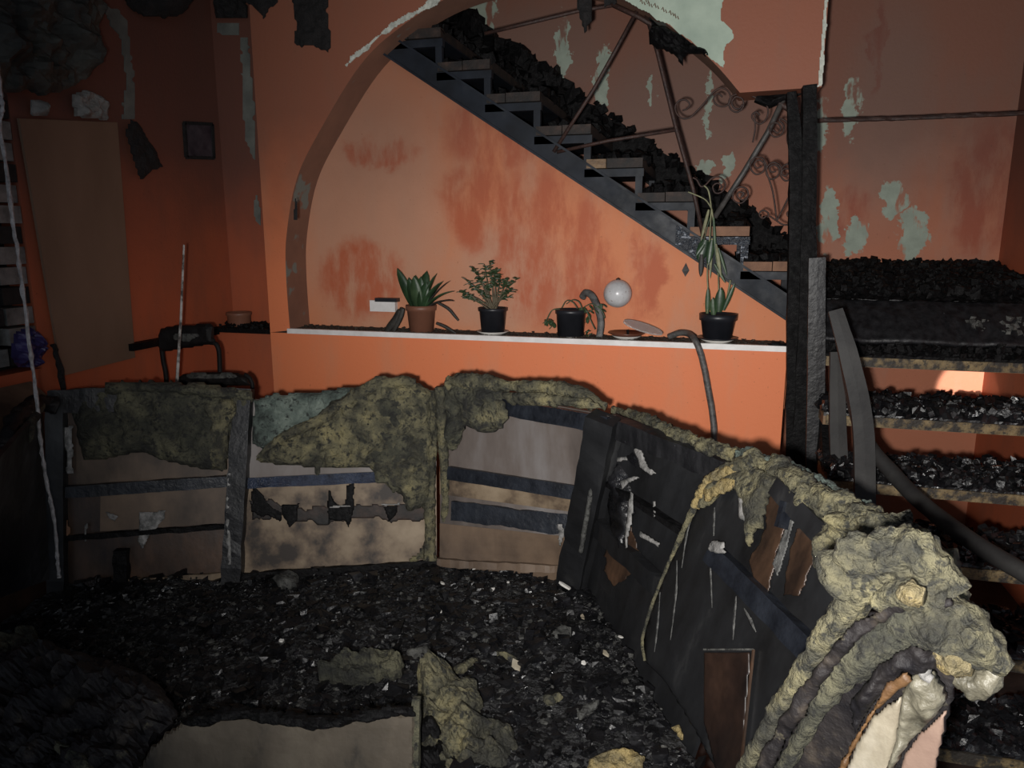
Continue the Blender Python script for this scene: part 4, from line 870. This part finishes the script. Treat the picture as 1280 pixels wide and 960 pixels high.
# section 6 - the near end
p6 = onZ(1105, 690, 1.06); 
s6 = Sec('nearest sofa end wrapped in thick charred yellow foam and torn cover', (925, 990), (1130, 1120), (1085, 745), (1240, 830), (.58, .50), (1.05, 1.04))
s6.foam([(925,985),(980,885),(1040,800),(1090,760),(1150,760),(1200,800),(1200,850),(1160,1000),(1100,1060),(925,1060)], 'dark_fabric', .012, -.02, 'backboard', amp=.3, rag=1, edge=3, cell=5, nsc=10)
s6.roll([(1045,725),(1080,700),(1120,690),(1165,715),(1190,745)], [.036, .042, .042, .034, .024], 'foam', .01, .5, 14, 20, seed=25)
s6.roll([(1120,668),(1150,690),(1175,715),(1192,750)], [.034, .040, .036, .024], 'foam', 0, .5, 15, 20, seed=26, zs=[1.05]*4)
s6.roll([(915,1000),(950,935),(985,875),(1022,815),(1050,775),(1075,740),(1095,715)], [.020, .020, .021, .022, .025, .030, .03], 'foam', .012, .35, 18, 16, seed=27)
s6.foam([(920,1000),(955,935),(992,872),(1030,818),(1068,778),(1110,752),(1150,742),(1192,748),(1194,758),(1150,758),(1118,768),(1080,795),(1046,832),(1010,886),(975,945),(945,1000)], 'dark_fabric', .008, .036, 'black_seam', amp=1.5, rag=5, edge=4, cell=2.2, seed=28)
s6.roll([(950,1010),(985,950),(1022,888),(1060,835),(1105,800),(1150,785),(1200,795)], [.014, .014, .016, .024, .034, .038, .034], 'foam_dark', .010, .45, 20, 16, seed=29)
s6.roll([(1095,752),(1140,742),(1185,752),(1190,748)][:3], [.022, .026, .02], 'foam', .03, .4, 20, 14, seed=30)
s6.roll([(1150,785),(1185,785),(1215,800),(1240,822),(1262,838)], [.035, .042, .040, .026, .012], 'foam', .02, .4, 16, 18, seed=31)
s6.roll([(1176,830),(1195,822),(1218,830)], [.018, .032, .022], 'foam_bright', .03, .25, 18, 16, 'yellow_foam_lump', seed=32)
s6.roll([(1195,845),(1215,855),(1235,850),(1245,838)], [.012, .02, .02, .012], 'fabric_grey', .02, .4, 22, 12, 'torn_cover', seed=33)
s6.foam([(1040,975),(1065,925),(1090,885),(1110,855),(1135,838),(1145,850),(1120,865),(1095,890),(1075,925),(1055,975)], 'fabric_brown', .012, .004, 'rust_stained_cover', edge=5)
s6.foam([(1050,980),(1070,930),(1092,893),(1130,864),(1130,890),(1122,930),(1115,985)], 'fabric_white', .014, .010, 'white_cover', amp=.5, rag=2, edge=6, nsc=10, label='torn white cover cloth')
s6.foam([(1130,862),(1138,846),(1150,832),(1172,838),(1188,868),(1178,885),(1150,915),(1132,935),(1118,960),(1112,985),(1108,960),(1122,920)], 'fabric_grey', .022, .012, 'torn_cover', amp=.9, rag=2, edge=7, nsc=20, fold=.006, seed=34)
s6.foam([(1118,990),(1132,940),(1150,915),(1186,882),(1180,920),(1168,975),(1164,1000)], 'pink', .01, -.004, 'side_panel', amp=.05, rag=.5, edge=2, label='pinkish beige side panel')
s6.foam([(1062,880),(1085,845),(1112,815),(1150,805),(1178,818),(1170,832),(1140,838),(1112,850),(1090,880),(1070,915)], 'dark_fabric', .014, .040, 'burnt_skin', amp=1.2, rag=7, edge=9, cell=2.4, seed=61)
s6.foam([(1095,880),(1108,852),(1132,838),(1140,850),(1125,864),(1102,880)], 'fabric_brown', .008, .05, 'rust_stained_cover', rag=3, edge=4, cell=2, seed=62)
s6.roll([(1128,748),(1142,742),(1156,746)], [.012,.02,.012], 'foam_bright', .075, .4, 24, 12, 'yellow_foam_lump', seed=63)
s6.roll([(1165,850),(1155,842),(1160,828),(1172,828)], .008, 'drip', .035, .4, 30, 8, 'curled_strip')
# ================================================================== DEBRIS BED
def inside(x, y, poly):
    r = False
    for i in range(len(poly)):
        x0, y0 = poly[i]; x1, y1 = poly[(i+1) % len(poly)]
        if (y0 > y) != (y1 > y) and x < (x1-x0)*(y-y0)/(y1-y0)+x0: r = not r
    return r
ring = [s1.B0, s2.B0, s3.B0, s4.B0, s5.B0, s5.B1]
poly = [(p.x, p.y) for p in ring]; cx = -.9; cy = -1.5
poly = [(x+(.03 if x < cx else -.0), y+.02) for x, y in poly]
x5, y5 = poly[-1]; poly += [(x5+.10, -2.3), (x5+.05, -2.75), (-2.3, -2.75), (-2.35, -1.9)]
def bedz(x, y): return .325+.05*nz((x, y, 0), 2.2, 1, 3)+.022*nz((x, y, 5), 11, 2, 3)+.014*nz((x, y, 7), 38, 2, 2)
g = .017; idx = {}; vs = []; fs = []
for i in range(int(2.9/g)):
    for j in range(int(2.3/g)):
        x = -2.45+i*g; y = -2.78+j*g
        if inside(x, y, poly): idx[i, j] = len(vs); vs.append((x, y, bedz(x, y)))
for (i, j) in idx:
    q = [(i, j), (i+1, j), (i+1, j+1), (i, j+1)]; q = [idx[a] for a in q if a in idx]
    if len(q) > 2: fs.append(tuple(q))
mb = MB().add(vs, fs)
tag(mb.build('charred_debris_bed', 'charbed', smooth=False), 'bed of wet charred debris filling the sofa', 'debris', kind='stuff')
def rp():
    while True:
        x = random.uniform(-2.3, .2); y = random.uniform(-2.5, -.6)
        if inside(x, y, poly): return x, y
mb = MB(); ma = MB()
for i in range(13000):
    x, y = rp(); r = random.uniform(.004, .013) if random.random() < .88 else random.uniform(.013, .032)
    (mb if i % 14 else ma).lump((x, y, bedz(x, y)+r*.25), r if i % 14 else min(r, .012), (1, random.uniform(.5, 1), random.uniform(.25, .8)))
tag(mb.build('charcoal_lumps', 'charlump'), 'loose charcoal lumps over the debris bed', 'debris', kind='stuff')
tag(ma.build('ash_flakes', 'ash'), 'grey ash flakes over the debris bed', 'debris', kind='stuff')
def onbed(x, y):
    z = .33
    for _ in range(4): p = onZ(x, y, z); z = bedz(p.x, p.y)
    return p
FR = [(593,714,.012,'white chip near the back of the debris bed'),(553,733,.014,'rounded white chip at the back left of the debris bed'),(635,731,.008,'tiny bright chip right of the rounded white chip'),(676,732,.012,'pointed white chip left of the oblong fragment'),
(709,740,.024,'oblong white fragment at the back right of the debris'),(550,767,.009,'grey-white chip below the rounded white chip'),(649,776,.009,'small square white chip behind the cream shard'),(645,837,.022,'cream triangular shard in the middle of the debris'),
(776,800,.010,'white sliver by the base of the right sofa back'),(825,856,.009,'white chip by the near end of the right sofa base'),(728,775,.012,'crumbled white lump in front of the oblong fragment'),(757,822,.015,'glinting crumpled flake at the right of the debris'),
(730,833,.011,'pale crumb left of the glinting flake'),(616,740,.010,'thin curled white strip in the back of the debris'),(352,805,.012,'pale chip at the front left of the debris'),(365,718,.010,'white tip standing in the ash tuft under the tan board')]
for x, y, r, lb in FR:
    p = onbed(x, y); mb = MB(); k = 8; top = []
    for j in range(k):
        a = 2*pi*j/k; rr = r*random.uniform(.55, 1.05); top.append((rr*cos(a)*(1.5 if x == 709 else 1), rr*sin(a)*(.45 if x == 709 else .8)))
    tl = random.uniform(-.5, .5); tm = random.uniform(-.2, .6)
    vs = [p+Vector((a, b, .006+a*tl+b*tm)) for a, b in top]+[p+Vector((a*.9, b*.9, .006+r*.35+a*tl+b*tm)) for a, b in top]
    vs = [v+Vector((0, 0, r*.4)) for v in vs]
    mb.add(vs, [tuple(range(k-1, -1, -1)), tuple(range(k, 2*k))]+[(j, (j+1) % k, (j+1) % k+k, j+k) for j in range(k)])
    tag(mb.build('plaster_fragment', 'fabric_white' if x in (645, 757, 728) else 'saucer'), lb, 'fragment')
for (pl, lb, mt) in (([(718,885),(735,878),(750,875),(748,885),(735,892),(722,902)], 'grey flat flake on the right of the debris bed', 'ash'), ([(688,790),(700,780),(716,786),(712,798),(694,800)], 'grey folded flake behind the cream shard', 'ash'),
                     ([(678,870),(700,865),(706,872),(692,882),(680,880)], 'small olive foam scrap right of the cream shard', 'foam'), ([(566,836),(590,820),(600,824),(580,842),(568,842)], 'thin yellow foam sliver left of the cream shard', 'foam'), ([(620,815),(640,816),(650,824),(640,826),(622,820)], 'narrow olive foam scrap above the cream shard', 'foam'),
                     ([(735,950),(760,938),(790,936),(806,946),(804,985),(730,985)], 'yellow foam lump at the bottom edge of the debris bed', 'foam_bright'), ([(838,908),(850,905),(856,922),(850,925)], 'yellow foam splinter beside the lower sofa board', 'foam_bright'),
                     ([(564,850),(580,843),(585,858),(578,872),(566,870),(560,860)], 'round grey ring-shaped flake left of the middle of the debris', 'ash'), ([(508,812),(535,806),(540,820),(525,826),(510,820)], 'pale grey scrap at the edge of the foam heap', 'ash'), ([(655,785),(668,790),(666,806),(658,800)], 'small upright grey flake in the middle of the debris', 'ash'),
                     ([(340,722),(360,712),(376,720),(372,735),(350,738)], 'grey tuft of ash below the tan sofa board', 'ash')):
    c = onbed(sum(a for a, _ in pl)/len(pl), sum(b for _, b in pl)/len(pl))
    rag(pl, c+Vector((0, 0, .02)), Vector((0, -.3, .95)).normalized(), .02, lb, mat=mt, name='foam_scrap' if 'foam' in mt else 'ash_flake', cat='scrap', cell=2.5, rag=2, seed=len(lb), off=-.005)
# foam heap at the front
c = onbed(600, 890)
rag([(520,985),(522,850),(535,825),(560,830),(570,848),(598,860),(605,885),(595,900),(620,905),(640,915),(648,940),(640,985)], c+Vector((0, 0, .03)), Vector((0, -.35, .93)).normalized(), .06, 'olive foam heap at the front middle of the debris bed', mat='foam', name='foam_heap', cat='foam', cell=3.5, rag=5, edge=18, seed=40)
rag([(526,985),(524,910),(535,895),(550,905),(558,940),(548,985)], c+Vector((0, 0, .08)), Vector((0, -.35, .93)).normalized(), .03, 'black burnt hollow scrap on the foam heap', mat='char', name='charred_scrap', cat='debris', cell=3, rag=3, seed=41)
# collapsed front board
a, n = plane(onZ(225, 895, .47), onZ(520, 890, .47), onZ(370, 985, .30))
fb = thing('collapsed_panel', (a.x, a.y, .3), 'tan fabric-faced board lying at the front left of the debris', 'panel')
MB().sheet([(222,905),(235,896),(300,890),(350,898),(400,902),(450,892),(500,886),(519,890),(519,1000),(160,1000),(190,930)], a, n, .02, .15, 4, 4, 4).build('board', 'board_front', fb)
MB().sheet([(225,900),(250,888),(300,880),(360,888),(410,893),(470,880),(519,878),(519,894),(450,902),(400,912),(350,906),(300,898),(240,910)], a+n*.012, n, .022, .8, 3, 4, 5).build('charred_edge', 'char', fb)
MB().bar(onP(521, 872, a, n), onP(519, 1000, a, n), .02, .03, rag=.3, n=20).build('side_batten', 'foam_dark', fb)
a, n = plane(onZ(0, 820, .45), onZ(215, 870, .45), onZ(100, 985, .33))
rag([(-80,850),(0,820),(60,808),(120,820),(190,850),(222,880),(225,905),(190,930),(165,1000),(-80,1000)], a, n, .05, 'blackened upholstery slab at the front left corner', mat='dark_fabric', name='burnt_slab', cat='upholstery', cell=5, rag=6, edge=20, seed=42)
rag([(70,925),(100,935),(120,960),(130,990),(110,990),(90,955),(68,940)], a+n*.05, n, .012, 'olive foam tatter on the blackened slab at the front left', mat='foam_dark', name='foam_scrap', cat='scrap', cell=3, rag=3, seed=43)
rag([(400,840),(440,822),(490,815),(505,830),(500,850),(440,862),(400,858)], onbed(450, 840)+Vector((0, 0, .03)), Vector((0, -.3, .95)).normalized(), .04, 'dull olive foam lump left of the foam heap', mat='foam_dark', name='foam_scrap', cat='scrap', cell=3, rag=4, seed=44)
rag([(0,800),(50,790),(60,830),(20,850),(-20,840)], onbed(30, 820)+Vector((0, 0, .03)), Vector((0, -.3, .95)).normalized(), .04, 'dark olive foam lump at the left edge', mat='foam_dark', name='foam_scrap', cat='scrap', cell=4, rag=4, seed=45)
# dangling cord, near the camera
P = [onY(x, y, -1.45) for x, y in ((-6, 60), (0, 112), (3, 135), (0, 160), (8, 210), (14, 262), (24, 330), (32, 390), (38, 440), (45, 490), (50, 545), (58, 600), (68, 650), (72, 700), (74, 722))]
o = MB().tube([Vector(q) for q in crv(P, 8)], [.0050+.0018*random.random() for _ in range(8*14+1)], 6, .5, 90).build('dangling_cord', 'cord'); tag(o, 'thin ash-white cord dangling at the far left', 'cord')
